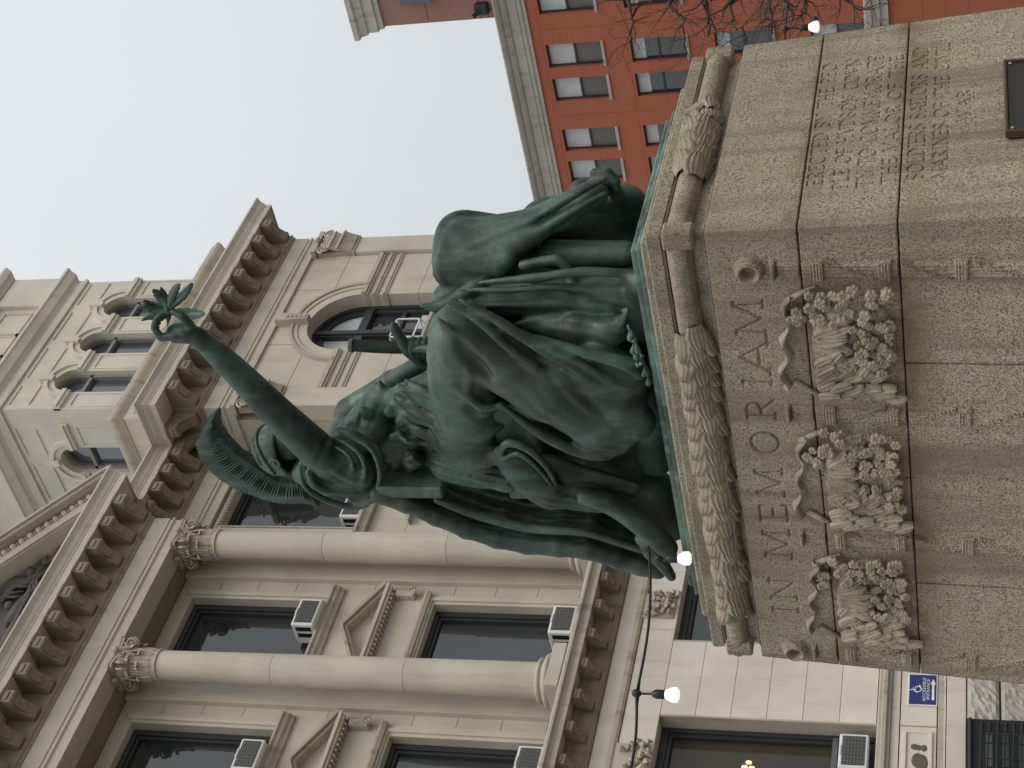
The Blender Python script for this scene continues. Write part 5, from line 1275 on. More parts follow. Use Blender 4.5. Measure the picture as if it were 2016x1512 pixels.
# ------------------------------------------------------------------ bronze statue: sculpted as one continuous surface
class Sculpt:
    def __init__(s, lo, hi, h):
        s.lo = np.array(lo, float); s.h = h; s.n = (np.ceil((np.array(hi)-s.lo)/h)+1).astype(int)
        s.g = np.full(s.n, 1.0, np.float32)
        s.ax = [s.lo[i]+h*np.arange(s.n[i]) for i in range(3)]
    def region(s, a, b, pad):
        i0 = np.maximum(0, np.floor((np.minimum(a, b)-pad-s.lo)/s.h).astype(int)); i1 = np.minimum(s.n, np.ceil((np.maximum(a, b)+pad-s.lo)/s.h).astype(int)+1)
        if (i1 <= i0).any(): return None
        sl = tuple(slice(i0[k], i1[k]) for k in range(3))
        P = np.stack(np.meshgrid(*[s.ax[k][sl[k]] for k in range(3)], indexing='ij'), -1).astype(np.float32)
        return sl, P
    def comb(s, sl, d, k, sub=False):
        g = s.g[sl]
        if sub: d = -d; h = np.clip(.5-.5*(g-d)/k, 0, 1); s.g[sl] = np.where(True, g*(1-h)+d*h+k*h*(1-h), g); return
        h = np.clip(.5+.5*(d-g)/k, 0, 1); s.g[sl] = d*(1-h)+g*h-k*h*(1-h)
    def cone(s, a, b, ra, rb, k=.03, folds=0, amp=0., ph=0., tw=0., sub=False, flat=None):
        a, b = np.array(a, float), np.array(b, float); R = max(ra, rb)+abs(amp)
        q = s.region(a, b, R+k*1.5+.03)
        if q is None: return
        sl, P = q; v = (b-a).astype(np.float32); L = float(v@v)+1e-9; w_ = P-a.astype(np.float32)
        t = np.clip((w_@v)/L, 0, 1); e = w_-t[..., None]*v
        if flat is not None:   # squash along a direction: (dir, factor)
            fd = np.array(flat[0], np.float32); fd /= np.linalg.norm(fd); c = e@fd; e = e+fd*(c*(flat[1]-1))[..., None]
        d = np.sqrt((e*e).sum(-1)); r = ra+(rb-ra)*t
        if folds:
            u = v/math.sqrt(L); ref = np.cross(u, (0, 0, 1.)); 
            if np.linalg.norm(ref) < .2: ref = np.cross(u, (1., 0, 0))
            ref /= np.linalg.norm(ref); bb = np.cross(u, ref); th = np.arctan2(e@bb.astype(np.float32), e@ref.astype(np.float32))
            f = np.sin(folds*th+ph+tw*t+.8*np.sin(2*th+ph)); r = r+amp*(np.abs(f)*2-1)
        s.comb(sl, (d-r).astype(np.float32), k, sub)
    def chain(s, pts, rad, k=.02, flat=None, sub=False):
        # hard union of the links first, then one soft union with the rest: no beading
        pts = [np.array(p, float) for p in pts]; rr = list(rad) if hasattr(rad, '__len__') else [rad]*len(pts)
        A = np.min(pts, 0); B = np.max(pts, 0); q = s.region(A, B, max(rr)*1.05+k*1.5+.03)
        if q is None: return
        sl, P = q; D = np.full(P.shape[:-1], 9.0, np.float32)
        o = [x.start for x in sl]
        for a, b, ra, rb in zip(pts[:-1], pts[1:], rr[:-1], rr[1:]):
            z = s.region(a, b, max(ra, rb)*1.05+k*1.5+.03)
            if z is None: continue
            s2, Q = z; ls = tuple(slice(s2[t].start-o[t], s2[t].stop-o[t]) for t in range(3))
            v = (b-a).astype(np.float32); L = float(v@v)+1e-9; w_ = Q-a.astype(np.float32); t = np.clip((w_@v)/L, 0, 1); e = w_-t[..., None]*v
            if flat is not None:
                fd = np.array(flat[0], np.float32); fd /= np.linalg.norm(fd); c = e@fd; e = e+fd*(c*(flat[1]-1))[..., None]
            D[ls] = np.minimum(D[ls], np.sqrt((e*e).sum(-1))-(ra+(rb-ra)*t))
        s.comb(sl, D, k, sub)
    def ell(s, c, M, r, k=.03, sub=False):
        # M columns = axes, r = radii
        c = np.array(c, float); R = max(r); q = s.region(c-R, c+R, k*1.5+.03)
        if q is None: return
        sl, P = q; w_ = (P-c.astype(np.float32))@np.array(M, np.float32); rr = np.array(r, np.float32)
        k0 = np.sqrt(((w_/rr)**2).sum(-1)); k1 = np.sqrt(((w_/(rr*rr))**2).sum(-1))+1e-6
        s.comb(sl, (k0*(k0-1)/k1).astype(np.float32), k, sub)
    def spline(s, pts, rad, k=.018, n=5, **kw):
        P = [np.array(p, float) for p in pts]; Q = []; R = []
        rr = rad if hasattr(rad, '__len__') else [rad]*len(P)
        for i in range(len(P)-1):
            p0, p1, p2, p3 = P[max(i-1, 0)], P[i], P[i+1], P[min(i+2, len(P)-1)]
            for j in range(n):
                t = j/n; Q.append(.5*((2*p1)+(-p0+p2)*t+(2*p0-5*p1+4*p2-p3)*t*t+(-p0+3*p1-3*p2+p3)*t**3)); R.append(rr[i]+(rr[i+1]-rr[i])*t)
        Q.append(P[-1]); R.append(rr[-1]); s.chain(Q, R, k, **kw)
    def drape(s, A, B, n, r0, r1, sag=0., k=.02, jit=.02, seed=1, mid=None):
        # folds running from curve A to curve B
        rg = random.Random(seed)
        def lerp(C, t):
            t = t*(len(C)-1); i = min(int(t), len(C)-2); f = t-i; return np.array(C[i])*(1-f)+np.array(C[i+1])*f
        for i in range(n):
            t = (i+.5)/n; a = lerp(A, t); b = lerp(B, min(1, max(0, t+rg.uniform(-.5, .5)/n))); pts = []
            for j in range(5):
                u = j/4; p = a*(1-u)+b*u+np.array([rg.gauss(0, jit) for _ in range(3)])*math.sin(PI*u); p = p+np.array((-sag*math.sin(PI*u), 0, 0)); pts.append(p)
            f = rg.uniform(.75, 1.25); s.spline(pts, [f*(r0+(r1-r0)*j/4) for j in range(5)], k, 3)
    def ripple(s, c, rad, flow, side, freq, amp, seed=0, bend=.02):
        # parallel cloth folds: ridges that run along 'flow' and repeat along 'side', inside an ellipsoid mask
        c = np.array(c, float); q = s.region(c-rad, c+rad, .0)
        if q is None: return
        sl, P = q; w_ = P-c.astype(np.float32); f = np.array(flow, float); f /= np.linalg.norm(f); u = np.array(side, float); u -= f*(u@f); u /= np.linalg.norm(u)
        a = w_@f.astype(np.float32); b = w_@u.astype(np.float32); d = np.sqrt((w_*w_).sum(-1))/rad
        m = np.clip(1.6*(1-d), 0, 1); ph = seed*1.7
        b = b+bend*np.sin(a*5.1+ph)+bend*.6*np.sin(a*11+ph*2+b*7)
        wv = .65*np.abs(np.sin(PI*freq*b+ph))+.35*np.abs(np.sin(PI*freq*1.73*b+ph*1.3+1.1*np.sin(a*4+ph)))
        s.g[sl] += (amp*m*(1-2*wv)).astype(np.float32)
    def mesh(s, name, mat):
        g = s.g; n = g.shape; ins = g < 0
        c = np.zeros(tuple(x-1 for x in n), np.int8)
        for dx in (0, 1):
            for dy in (0, 1):
                for dz in (0, 1): c += ins[dx:n[0]-1+dx, dy:n[1]-1+dy, dz:n[2]-1+dz]
        act = np.argwhere((c > 0) & (c < 8)); idx = np.full(c.shape, -1, np.int32); idx[tuple(act.T)] = np.arange(len(act))
        acc = np.zeros((len(act), 3)); cnt = np.zeros(len(act))
        cor = [(a, b, d) for a in (0, 1) for b in (0, 1) for d in (0, 1)]
        val = {q: g[act[:, 0]+q[0], act[:, 1]+q[1], act[:, 2]+q[2]] for q in cor}
        for i, p in enumerate(cor):
            for q in cor[i+1:]:
                if sum(abs(p[k]-q[k]) for k in range(3)) != 1: continue
                va, vb = val[p], val[q]; m = (va < 0) != (vb < 0); t = np.zeros(len(act)); t[m] = va[m]/(va[m]-vb[m])
                acc[m] += (np.array(p)+t[m][:, None]*(np.array(q)-np.array(p))); cnt[m] += 1
        V = s.lo+(act+acc/cnt[:, None])*s.h
        Q = []
        for ax in range(3):
            o1, o2 = [(1, 2), (2, 0), (0, 1)][ax]
            sl0 = [slice(None)]*3; sl1 = [slice(None)]*3; sl0[ax] = slice(0, -1); sl1[ax] = slice(1, None)
            A, B = ins[tuple(sl0)], ins[tuple(sl1)]; e = np.argwhere(A != B); e = e[(e[:, o1] > 0) & (e[:, o2] > 0) & (e[:, o1] < n[o1]-1) & (e[:, o2] < n[o2]-1)]
            sgn = A[tuple(e.T)]
            def cell(a, b):
                f = e.copy(); f[:, o1] -= a; f[:, o2] -= b; return idx[tuple(f.T)]
            q = np.stack([cell(0, 0), cell(1, 0), cell(1, 1), cell(0, 1)], -1); q[~sgn] = q[~sgn][:, ::-1]; Q.append(q)
        Q = np.concatenate(Q); Q = Q[(Q >= 0).all(1)]
        me = bpy.data.meshes.new(name); me.vertices.add(len(V)); me.vertices.foreach_set('co', V.astype(np.float32).ravel())
        me.loops.add(Q.size); me.loops.foreach_set('vertex_index', Q.astype(np.int32).ravel()); me.polygons.add(len(Q))
        me.polygons.foreach_set('loop_start', np.arange(0, Q.size, 4, dtype=np.int32)); me.polygons.foreach_set('loop_total', np.full(len(Q), 4, np.int32))
        me.update(calc_edges=True); me.validate(); me.materials.append(mat); me.shade_smooth(); return me

ZB = 3.40                                   # top of the bronze plinth
stt = thing('bronze_statue', 'green bronze statue of a seated helmeted woman raising a laurel sprig, on the pedestal', 'statue', (7.5, 5.9, 3.312))
m = MB(); m.bbox(6.626+.25, 8.562-.25, 4.443+.25, 7.56-.25, 3.314, 3.36, .01); m.bbox(6.626+.29, 8.562-.29, 4.443+.29, 7.56-.29, 3.3605, ZB, .01); m.build('bronze_plinth', VERD, stt)
P = onX
S = Sculpt((6.72, 4.25, 3.34), (8.25, 7.25, 6.35), .0115)
SC = Sculpt((6.80, 5.30, 3.34), (7.95, 7.25, 5.60), .0115)          # chair
SM = Sculpt((7.05, 4.25, 3.34), (8.25, 5.90, 5.05), .0115)          # mantle over the far side
# --- seat block and chair
SC.cone(P(1040, 880, 7.4), P(1040, 850, 7.4), .20, .20, .03)
# torso
S.cone(P(700, 878, 7.34), P(800, 866, 7.34), .19, .195, .05); S.cone(P(800, 866, 7.34), P(930, 850, 7.36), .19, .25, .06, folds=9, amp=.010)
S.cone(P(660, 900, 7.12), P(690, 830, 7.56), .115, .11, .05)
S.cone(P(610, 888, 7.33), P(670, 880, 7.34), .07, .10, .05)
S.ell(P(735, 842, 7.22), np.eye(3), (.11, .11, .11), .05); S.ell(P(740, 800, 7.45), np.eye(3), (.10, .10, .10), .05)
# head below the helmet
hc = P(562, 870, 7.315); S.ell(hc, np.eye(3), (.108, .130, .145), .02)
S.ell(hc+np.array((0, -.085, -.065)), np.eye(3), (.06, .05, .07), .03)                       # jaw
S.cone(hc+np.array((0, -.118, .035)), hc+np.array((0, -.142, -.012)), .013, .020, .012)      # nose
for sx in (-.042, .042): S.ell(hc+np.array((sx, -.112, .035)), np.eye(3), (.022, .014, .013), .008, sub=True); S.ell(hc+np.array((sx, -.106, .033)), np.eye(3), (.014, .013, .010), .004)
S.cone(hc+np.array((-.024, -.130, -.058)), hc+np.array((.024, -.130, -.058)), .010, .010, .008)
# raised right arm
S.spline([P(645, 905, 7.06), P(600, 864, 7.02), P(545, 812, 6.99), P(490, 756, 6.97), P(440, 708, 6.96), P(388, 662, 6.95)], [.122, .116, .104, .090, .078, .052], .04)
S.cone(P(388, 662, 6.95), P(352, 656, 6.95), .056, .060, .03, flat=((1, 0, 0), 1.25)); S.cone(P(365, 652, 6.95), P(344, 657, 6.95), .062, .052, .03)
for j, dx in enumerate((-.045, -.012, .020, .048)):     # four fingers curling up round the stem
    S.chain([P(346, 660, 6.95+dx), P(316, 664+j, 6.94+dx), P(303, 645+j*2, 6.935+dx*.8), P(308-j*1.5, 628+j*5, 6.935+dx*.6), P(319-j*3, 617+j*9, 6.94+dx*.4)], [.026, .024, .022, .020, .016], .008)
S.chain([P(374, 640, 6.925), P(358, 622, 6.92), P(340, 613, 6.93)], [.030, .025, .018], .015)   # thumb
# sleeve: the big open armhole loop with folds lying inside it
loopo = [(590, 915), (594, 945), (612, 968), (655, 990), (705, 998), (736, 978), (748, 935), (734, 890), (700, 862), (668, 846)]
S.ell(P(680, 925, 7.08), np.eye(3), (.105, .17, .21), .05)
lx = [6.96, 6.98, 7.0, 7.02, 7.04, 7.03, 6.98, 6.94, 6.96, 7.0]
S.spline([P(a, b, X_) for (a, b), X_ in zip(loopo, lx)], [.012, .018, .020, .022, .022, .020, .018, .014, .012, .008], .04)
for f_, rr in ((.68, .016), (.42, .014)):
    S.spline([P(655+(a-655)*f_, 905+(b-905)*f_, X_-.015*(1-f_)) for (a, b), X_ in list(zip(loopo, lx))[1:]], [rr*.5, rr, rr, rr*1.1, rr, rr, rr, rr*.8, rr*.5], .02)
S.spline([P(606, 930, 6.93), P(622, 958, 6.95), P(660, 968, 6.98), P(700, 972, 7.0)], [.018, .024, .022, .014], .02)
S.cone(P(650, 930, 7.12), P(720, 960, 7.15), .12, .10, .05)
S.cone(P(720, 950, 7.2), P(850, 960, 7.3), .12, .12, .06)
# breast: aegis scales, gorgon mask and cloak edge
r = random.Random(4)
for i in range(30):
    a, b = r.uniform(690, 850), r.uniform(800, 930); S.ell(P(a, b, 7.13+.03*r.random()+max(0, (860-b))*.0011), np.eye(3), (.028, .034, .034), .018)
S.ell(P(812, 905, 7.08), np.eye(3), (.06, .07, .07), .02); S.chain([P(798, 905, 7.03), P(812, 900, 7.01), P(826, 912, 7.03)], .018, .01); S.chain([P(790, 862, 7.1), P(800, 868, 7.06), P(815, 872, 7.07)], .018, .01)
S.spline([P(668, 846, 7.0), P(700, 858, 6.97), P(735, 880, 6.99), P(752, 912, 7.03)], [.02, .03, .03, .02], .015)
S.spline([P(742, 756, 7.42), P(728, 785, 7.38), P(715, 815, 7.3), P(690, 850, 7.2), P(650, 880, 7.1)], [.016, .045, .055, .05, .04], .03)
S.spline([P(747, 752, 7.40), P(760, 785, 7.36), P(752, 825, 7.25)], [.014, .034, .03], .02)
S.cone(P(752, 790, 7.36), P(700, 850, 7.22), .085, .11, .05)
S.cone(P(800, 790, 7.34), P(870, 770, 7.28), .12, .15, .06)
# pleats fanning from the lap up to the breast
for pts, rr in (([(862, 770), (830, 772), (790, 768)], .022), ([(870, 800), (835, 800), (785, 792)], .024), ([(880, 830), (840, 826), (800, 818)], .024), ([(890, 862), (850, 858), (815, 850)], .022)):
    S.spline([P(a, b, 7.10+.0012*(860-b)*.6) for a, b in pts], [rr, rr, rr*.5], .05)
S.spline([P(850, 724, 7.15), P(862, 760, 7.06), P(880, 810, 7.0), P(905, 855, 6.98), P(935, 880, 7.0)], [.03, .045, .05, .045, .035], .025)
S.spline([P(880, 850, 7.05), P(915, 895, 7.0), P(960, 905, 6.97), P(985, 890, 6.96)], [.05, .06, .05, .03], .03)
for pts, rr in (([(868, 858), (828, 846), (786, 812)], .020), ([(872, 838), (822, 812), (776, 778)], .022), ([(866, 812), (825, 786), (782, 756)], .018), ([(862, 880), (835, 872), (805, 850)], .020), ([(858, 788), (830, 766), (800, 748)], .016)):
    S.spline([P(a, b, X_+.0006*(860-b)) for (a, b), X_ in zip(pts, (7.09, 7.09, 7.20))], [rr*.8, rr*.9, .010], .05)
for pts, rr in (([(884, 872), (930, 898), (988, 890)], .024), ([(895, 836), (950, 858), (990, 838)], .022), ([(905, 800), (950, 812), (985, 800)], .018), ([(872, 900), (930, 925), (1000, 920)], .02)):
    S.spline([P(a, b, X_) for (a, b), X_ in zip(pts, (6.99, 6.955, 7.02))], [.010, rr, rr*.6], .05)
# far arm and fist round the sword
S.cone(P(690, 812, 7.58), P(772, 752, 7.64), .105, .075, .04); S.cone(P(772, 752, 7.64), P(835, 712, 7.56), .072, .056, .03)
S.ell(P(836, 688, 7.50), np.eye(3), (.065, .06, .085), .02)
for j in range(4): S.chain([P(812+j*13, 703, 7.47), P(810+j*13, 690, 7.425), P(811+j*13, 676, 7.42), P(814+j*13, 667, 7.45)], [.021, .023, .022, .018], .006)
S.chain([P(806, 700, 7.5), P(803, 684, 7.45), P(806, 670, 7.44)], [.022, .022, .018], .008)
# near thigh, knee, and the lower leg drawn back under the seat, all under cloth
S.cone(P(928, 855, 7.14), P(908, 700, 7.06), .215, .188, .06); S.cone(P(908, 700, 7.06), P(908, 660, 7.05), .188, .185, .06)
S.cone(P(915, 665, 7.04), P(1075, 758, 7.01), .185, .195, .06); S.cone(P(1075, 758, 7.01), P(1185, 828, 6.99), .195, .150, .06); S.cone(P(1160, 850, 6.98), P(1215, 866, 6.98), .105, .085, .07)
S.cone(P(1120, 740, 7.02), P(1225, 778, 6.99), .17, .15, .08); S.cone(P(1180, 705, 7.04), P(1248, 735, 7.02), .11, .09, .07); S.cone(P(1190, 820, 6.99), P(1255, 830, 6.98), .13, .11, .07)
for pts, rr in (([(880, 600), (940, 628), (1010, 690), (1110, 760), (1215, 812)], .026), ([(905, 590), (985, 634), (1070, 690), (1160, 745), (1250, 790)], .026), ([(870, 640), (935, 690), (1000, 752), (1090, 815), (1200, 856)], .022),
                ([(960, 640), (1050, 668), (1140, 712), (1240, 770)], .022), ([(985, 795), (1060, 850), (1130, 886), (1190, 896), (1236, 872)], .030), ([(1000, 770), (1080, 820), (1165, 862), (1228, 846)], .022),
                ([(1060, 662), (1150, 694), (1220, 716), (1262, 740)], .026), ([(1120, 800), (1180, 838), (1250, 846)], .024), ([(1100, 740), (1180, 776), (1262, 800)], .026), ([(1150, 690), (1215, 706), (1255, 712)], .022), ([(1050, 800), (1120, 846), (1190, 876), (1245, 866)], .022)):
    n_ = len(pts); S.spline([P(a, b, 6.905 if 0 < i < n_-1 else 6.93) for i, (a, b) in enumerate(pts)], [rr*.4]+[rr*1.15]*(n_-2)+[rr], .028)
S.spline([P(862, 628, 6.93), P(900, 665, 6.885), P(925, 720, 6.875), P(915, 790, 6.90)], [.012, .026, .028, .014], .03)
S.spline([P(868, 720, 6.93), P(900, 760, 6.89), P(945, 800, 6.90), P(985, 800, 6.93)], [.012, .022, .026, .016], .03)
ax1 = P(968, 745, 6.86)-P(905, 690, 6.86); ax1 /= np.linalg.norm(ax1); nn = np.array((-1., 0, 0)); ax2 = np.cross(nn, ax1)
S.ell(P(936, 718, 6.85), np.stack([ax1, ax2, nn], 1), (.13, .038, .05), .05, sub=True)                # deep fold pocket behind the knee
S.ell(P(900, 672, 6.86), np.stack([ax1, ax2, nn], 1), (.09, .022, .03), .04, sub=True)
S.ell(P(1105, 735, 6.83), np.stack([ax1, ax2, nn], 1), (.22, .022, .04), .04, sub=True); S.ell(P(1160, 800, 6.83), np.stack([ax1, ax2, nn], 1), (.20, .020, .04), .04, sub=True)
# foot of the other leg, toes on the plinth
S.cone(P(1200, 655, 7.09), P(1224, 636, 7.03), .075, .048, .03)
for j in range(5): S.chain([P(1222, 640-j*1.5, 6.99+.018*j), P(1230, 624-j*1.0, 6.98+.018*j), P(1236, 613-j*.5, 6.98+.018*j)], [.022, .018, .012], .006)
S.chain([P(1226, 612, 7.0), P(1236, 607, 7.0)], [.012, .014], .01)
# other leg straight down, robe over it, and the mantle thrown over the far side
S.cone(P(930, 800, 7.50), P(905, 600, 7.40), .18, .16, .06); S.cone(P(930, 700, 7.6), P(915, 500, 7.66), .16, .12, .06)
S.cone(P(895, 592, 7.36), P(1060, 582, 7.32), .125, .11, .05); S.cone(P(1060, 582, 7.32), P(1228, 578, 7.28), .11, .125, .05)
S.cone(P(1040, 640, 7.24), P(1140, 645, 7.16), .045, .085, .04); S.cone(P(1140, 645, 7.16), P(1212, 652, 7.10), .085, .070, .04)
S.spline([P(828, 601, 7.22), P(848, 604, 7.23), P(880, 598, 7.25), P(935, 566, 7.30), P(960, 548, 7.36)], [.010, .028, .046, .050, .03], .025)
for pts, rr in (([(945, 556), (1040, 548), (1140, 536), (1234, 538)], .026), ([(930, 600), (1020, 600), (1120, 598), (1232, 606)], .022), ([(900, 570), (990, 572), (1090, 566), (1232, 572)], .020), ([(1000, 640), (1100, 622), (1180, 612), (1230, 598)], .018), ([(1010, 655), (1090, 668), (1160, 678), (1215, 676)], .022)):
    n_ = len(pts); S.spline([P(a, b, 7.20 if 0 < i < n_-1 else 7.22) for i, (a, b) in enumerate(pts)], [rr*.4]+[rr]*(n_-2)+[rr], .035)
S.spline([P(1030, 522, 7.36), P(1095, 512, 7.34), P(1116, 530, 7.31), P(1130, 548, 7.28)], [.03, .032, .03, .02], .03)
SM.cone(P(1085, 500, 7.58), P(1232, 500, 7.54), .085, .078, .04)                                      # smooth support under the mantle
# mantle: one broad sheet from the lap up to the far corner, with a hood-like bulge at the top
SM.drape([P(872, 556, 7.40), P(872, 510, 7.46), P(884, 470, 7.56), P(905, 452, 7.64), P(940, 450, 7.70), P(985, 452, 7.74), P(1030, 448, 7.76)], [P(945, 572, 7.34), P(1000, 508, 7.42), P(1036, 474, 7.48), P(1070, 454, 7.54), P(1110, 428, 7.60), P(1150, 402, 7.66), P(1192, 372, 7.74)], 13, .050, .048, .0, .06, .003, 8)
SM.spline([P(868, 520, 7.46), P(866, 480, 7.56), P(878, 444, 7.68), P(906, 428, 7.76), P(945, 430, 7.80), P(1000, 438, 7.80)], [.035, .042, .044, .044, .042, .035], .04)
SM.ell(P(915, 462, 7.76), np.eye(3), (.10, .11, .13), .05); SM.ell(P(975, 462, 7.80), np.eye(3), (.10, .10, .12), .05)
ax1 = P(990, 430, 7.6)-P(884, 486, 7.6); ax1 /= np.linalg.norm(ax1); nn = np.array((-1., -.3, 0)); nn -= ax1*(nn@ax1); nn /= np.linalg.norm(nn); ax2 = np.cross(nn, ax1)
SM.ell(P(912, 466, 7.64), np.eye(3), (.10, .10, .10), .06); SM.spline([P(876, 494, 7.50), P(915, 468, 7.535), P(965, 448, 7.60), P(1030, 436, 7.66)], [.016, .024, .022, .014], .03)
SM.cone(P(1025, 508, 7.64), P(1085, 506, 7.66), .09, .09, .05)
SM.spline([P(1050, 444, 7.66), P(1100, 410, 7.72), P(1150, 380, 7.78), P(1190, 354, 7.82)], [.05, .06, .055, .045], .05)
SM.spline([P(856, 538, 7.40), P(868, 548, 7.38), P(882, 566, 7.36)], [.014, .028, .03], .02)
for pts, rr in (([(884, 512), (944, 478), (1000, 452), (1050, 434)], .018), ([(905, 556), (970, 522), (1015, 482), (1068, 452), (1130, 414), (1192, 380)], .022), ([(1040, 436), (1100, 402), (1150, 372), (1192, 352)], .024), ([(890, 545), (950, 510), (1005, 470)], .014)):
    n_ = len(pts); SM.spline([P(a, b, 7.365+.0012*(570-b)) for a, b in pts], [rr*.4]+[rr]*(n_-2)+[rr*.6], .035)
SM.chain([P(1172, 342, 7.84), P(1196, 340, 7.83), P(1212, 358, 7.80), P(1214, 374, 7.78)], [.034, .034, .030, .022], .02)
SM.cone(P(1195, 355, 7.84), P(1240, 415, 7.95), .045, .05, .04)
SM.cone(P(1060, 440, 7.95), P(1230, 470, 8.0), .12, .14, .06)
# hip drapery and the hanging sleeve end
S.cone(P(890, 905, 7.16), P(1000, 935, 7.10), .14, .10, .06, folds=6, amp=.012)
ax1 = P(1100, 1002, 6.93)-P(985, 885, 6.93); L_ = np.linalg.norm(ax1); ax1 /= L_; nn = np.array((-1, -.25, .1)); nn -= ax1*(nn@ax1); nn /= np.linalg.norm(nn); ax2 = np.cross(nn, ax1)
S.ell(P(1040, 940, 6.95), np.stack([ax1, ax2, nn], 1), (L_*.52, .125, .055), .03)
S.spline([P(985, 892, 6.92), P(1000, 872, 6.90), P(1040, 885, 6.885), P(1075, 918, 6.89), P(1096, 955, 6.91)], [.022, .026, .024, .020, .012], .012)
S.spline([P(990, 905, 6.91), P(1020, 893, 6.885), P(1055, 918, 6.88), P(1085, 955, 6.90)], [.012, .018, .016, .010], .010)
S.cone(P(1090, 965, 7.0), P(1180, 985, 7.05), .09, .07, .05, folds=5, amp=.012); S.cone(P(1170, 975, 7.05), P(1215, 990, 7.1), .08, .04, .05)
S.drape([P(1030, 890, 7.02), P(1050, 930, 7.03)], [P(1255, 950, 7.08), P(1235, 985, 7.1)], 4, .03, .03, 0, .03, .02, 9)
S.cone(P(1000, 900, 7.25), P(1100, 960, 7.3), .16, .15, .06)
# chair: sabre leg, back posts, tablet, cloth hanging over the back
leg = [P(1150, 975, 6.98), P(1200, 990, 6.97), P(1245, 1016, 6.96), P(1285, 1050, 6.95), P(1315, 1080, 6.94)]
SC.spline(leg, [.05, .062, .070, .070, .062], .02, flat=((1, 0, 0), .8))
SC.spline([P(1150, 880, 7.7), P(1220, 920, 7.72), P(1280, 960, 7.74)], [.05, .06, .06], .02)
back = [(745, 978), (800, 996), (860, 1022), (919, 1046), (980, 1064), (1038, 1077), (1100, 1083), (1157, 1088), (1217, 1106), (1262, 1120), (1296, 1128)]
for i in range(len(back)-1):
    for X_ in np.linspace(7.0, 7.62, 8):
        a, b = P(*back[i], 7.0), P(*back[i+1], 7.0); a = np.array((X_, a[1]-.02, a[2])); b = np.array((X_, b[1]-.02, b[2])); SC.cone(a, b, .055, .055, .03)
SC.spline([P(*q, 6.985)+np.array((0, -.015, .01)) for q in back[1:]], [.03]*10, .02)
SC.spline([P(a, b-38, 6.99) for a, b in back[2:]], [.024]*9, .02)
SC.spline([P(1280, 1085, 6.93), P(1300, 1105, 6.9), P(1322, 1135, 6.9)], [.05, .045, .03], .03); SC.spline([P(1255, 1060, 6.92), P(1272, 1075, 6.9), P(1285, 1095, 6.92)], [.02, .04, .03], .02)
# masses behind, so that no daylight shows through the group
S.cone(P(1200, 820, 7.45), P(1250, 960, 7.45), .22, .16, .08); S.cone(P(1150, 700, 7.5), P(1235, 640, 7.5), .25, .2, .08); S.cone(P(1090, 560, 7.7), P(1230, 540, 7.75), .2, .2, .08)
SM.cone(P(1080, 430, 8.0), P(1225, 410, 8.05), .13, .15, .06); SM.cone(P(1150, 380, 7.98), P(1240, 400, 8.0), .09, .1, .05)
S.cone(P(1262, 640, 7.25), P(1270, 560, 7.2), .10, .10, .05); S.cone(P(1290, 960, 7.4), P(1320, 1040, 7.4), .12, .12, .05)
S.cone(P(1265, 760, 7.25), P(1290, 900, 7.3), .10, .12, .05)
S.cone(P(1050, 850, 7.55), P(1200, 880, 7.55), .22, .22, .08); S.cone(P(1000, 640, 7.6), P(1150, 620, 7.6), .2, .22, .08); S.cone(P(1272, 720, 7.4), P(1282, 610, 7.4), .13, .13, .06); S.cone(P(1240, 850, 7.45), P(1275, 700, 7.45), .16, .16, .06)
# cloth folds
V3 = lambda a, b, X=6.95: P(*b, X)-P(*a, X)
S.ripple(P(1080, 765, 6.95), .36, V3((905, 640), (1220, 840)), (0, 1, .9), 6.5, .007, 1, .03)
S.ripple(P(1200, 860, 6.95), .18, V3((985, 800), (1240, 880)), (0, .6, 1), 11, .008, 2, .03)
S.ripple(P(925, 790, 6.98), .24, V3((880, 700), (960, 830)), (0, .5, 1), 7, .008, 3, .04)
S.ripple(P(840, 830, 7.12), .26, V3((780, 800), (890, 830), 7.1), (0, 1, .2), 12, .010, 4, .02)
S.ripple(P(1130, 580, 7.2), .34, V3((930, 560), (1230, 590), 7.2), (-.4, 1, 0), 7, .008, 5, .02)
S.ripple(P(960, 935, 7.08), .24, V3((880, 900), (1010, 940), 7.0), (0, 1, 1), 8, .010, 8, .03)
SC.ripple(P(1020, 1060, 7.05), .55, V3((800, 1000), (1200, 1095), 7.0), (1, 0, 0), 7, .010, 9, .02)
S.ripple(P(720, 830, 7.25), .18, V3((745, 755), (690, 860), 7.2), (0, .6, 1), 14, .009, 11, .03)
S.ripple(P(1160, 975, 7.05), .22, V3((1080, 950), (1230, 1000), 7.0), (0, 1, 1), 8, .010, 12, .03)
S.ripple(P(634, 885, 6.98), .15, V3((600, 915), (645, 830), 6.98), (0, -.5, 1), 9, .008, 13, .015)
S.ripple(P(690, 935, 6.98), .16, V3((640, 900), (740, 950), 6.98), (0, 1, .6), 10, .013, 14, .03)
S.cone(P(980, 548, 7.55), P(1090, 535, 7.6), .11, .11, .05); S.cone(P(600, 930, 7.2), P(645, 950, 7.2), .085, .09, .04)
fig = inst('figure', S.mesh('figure', BRONZE), Matrix.Identity(4), stt)
inst('chair', SC.mesh('chair', BRONZE), Matrix.Identity(4), stt); inst('mantle', SM.mesh('mantle', BRONZE), Matrix.Identity(4), stt)
m = MB(); m.bbox(7.02, 7.62, P(1010, 800, 7.02)[1], P(1010, 985, 7.02)[1], P(1056, 860, 7.02)[2], P(972, 860, 7.02)[2], .015); m.build('seat_rail', BRONZE, stt)
# flat tablet at the top of the chair back
a, b = P(742, 968, 6.98), P(872, 972, 6.98)
m = MB(); m.bbox(6.97, 7.66, a[1]-.04, a[1]+.055, b[2], a[2], .012); m.build('chair_tablet', BRONZEG, stt)
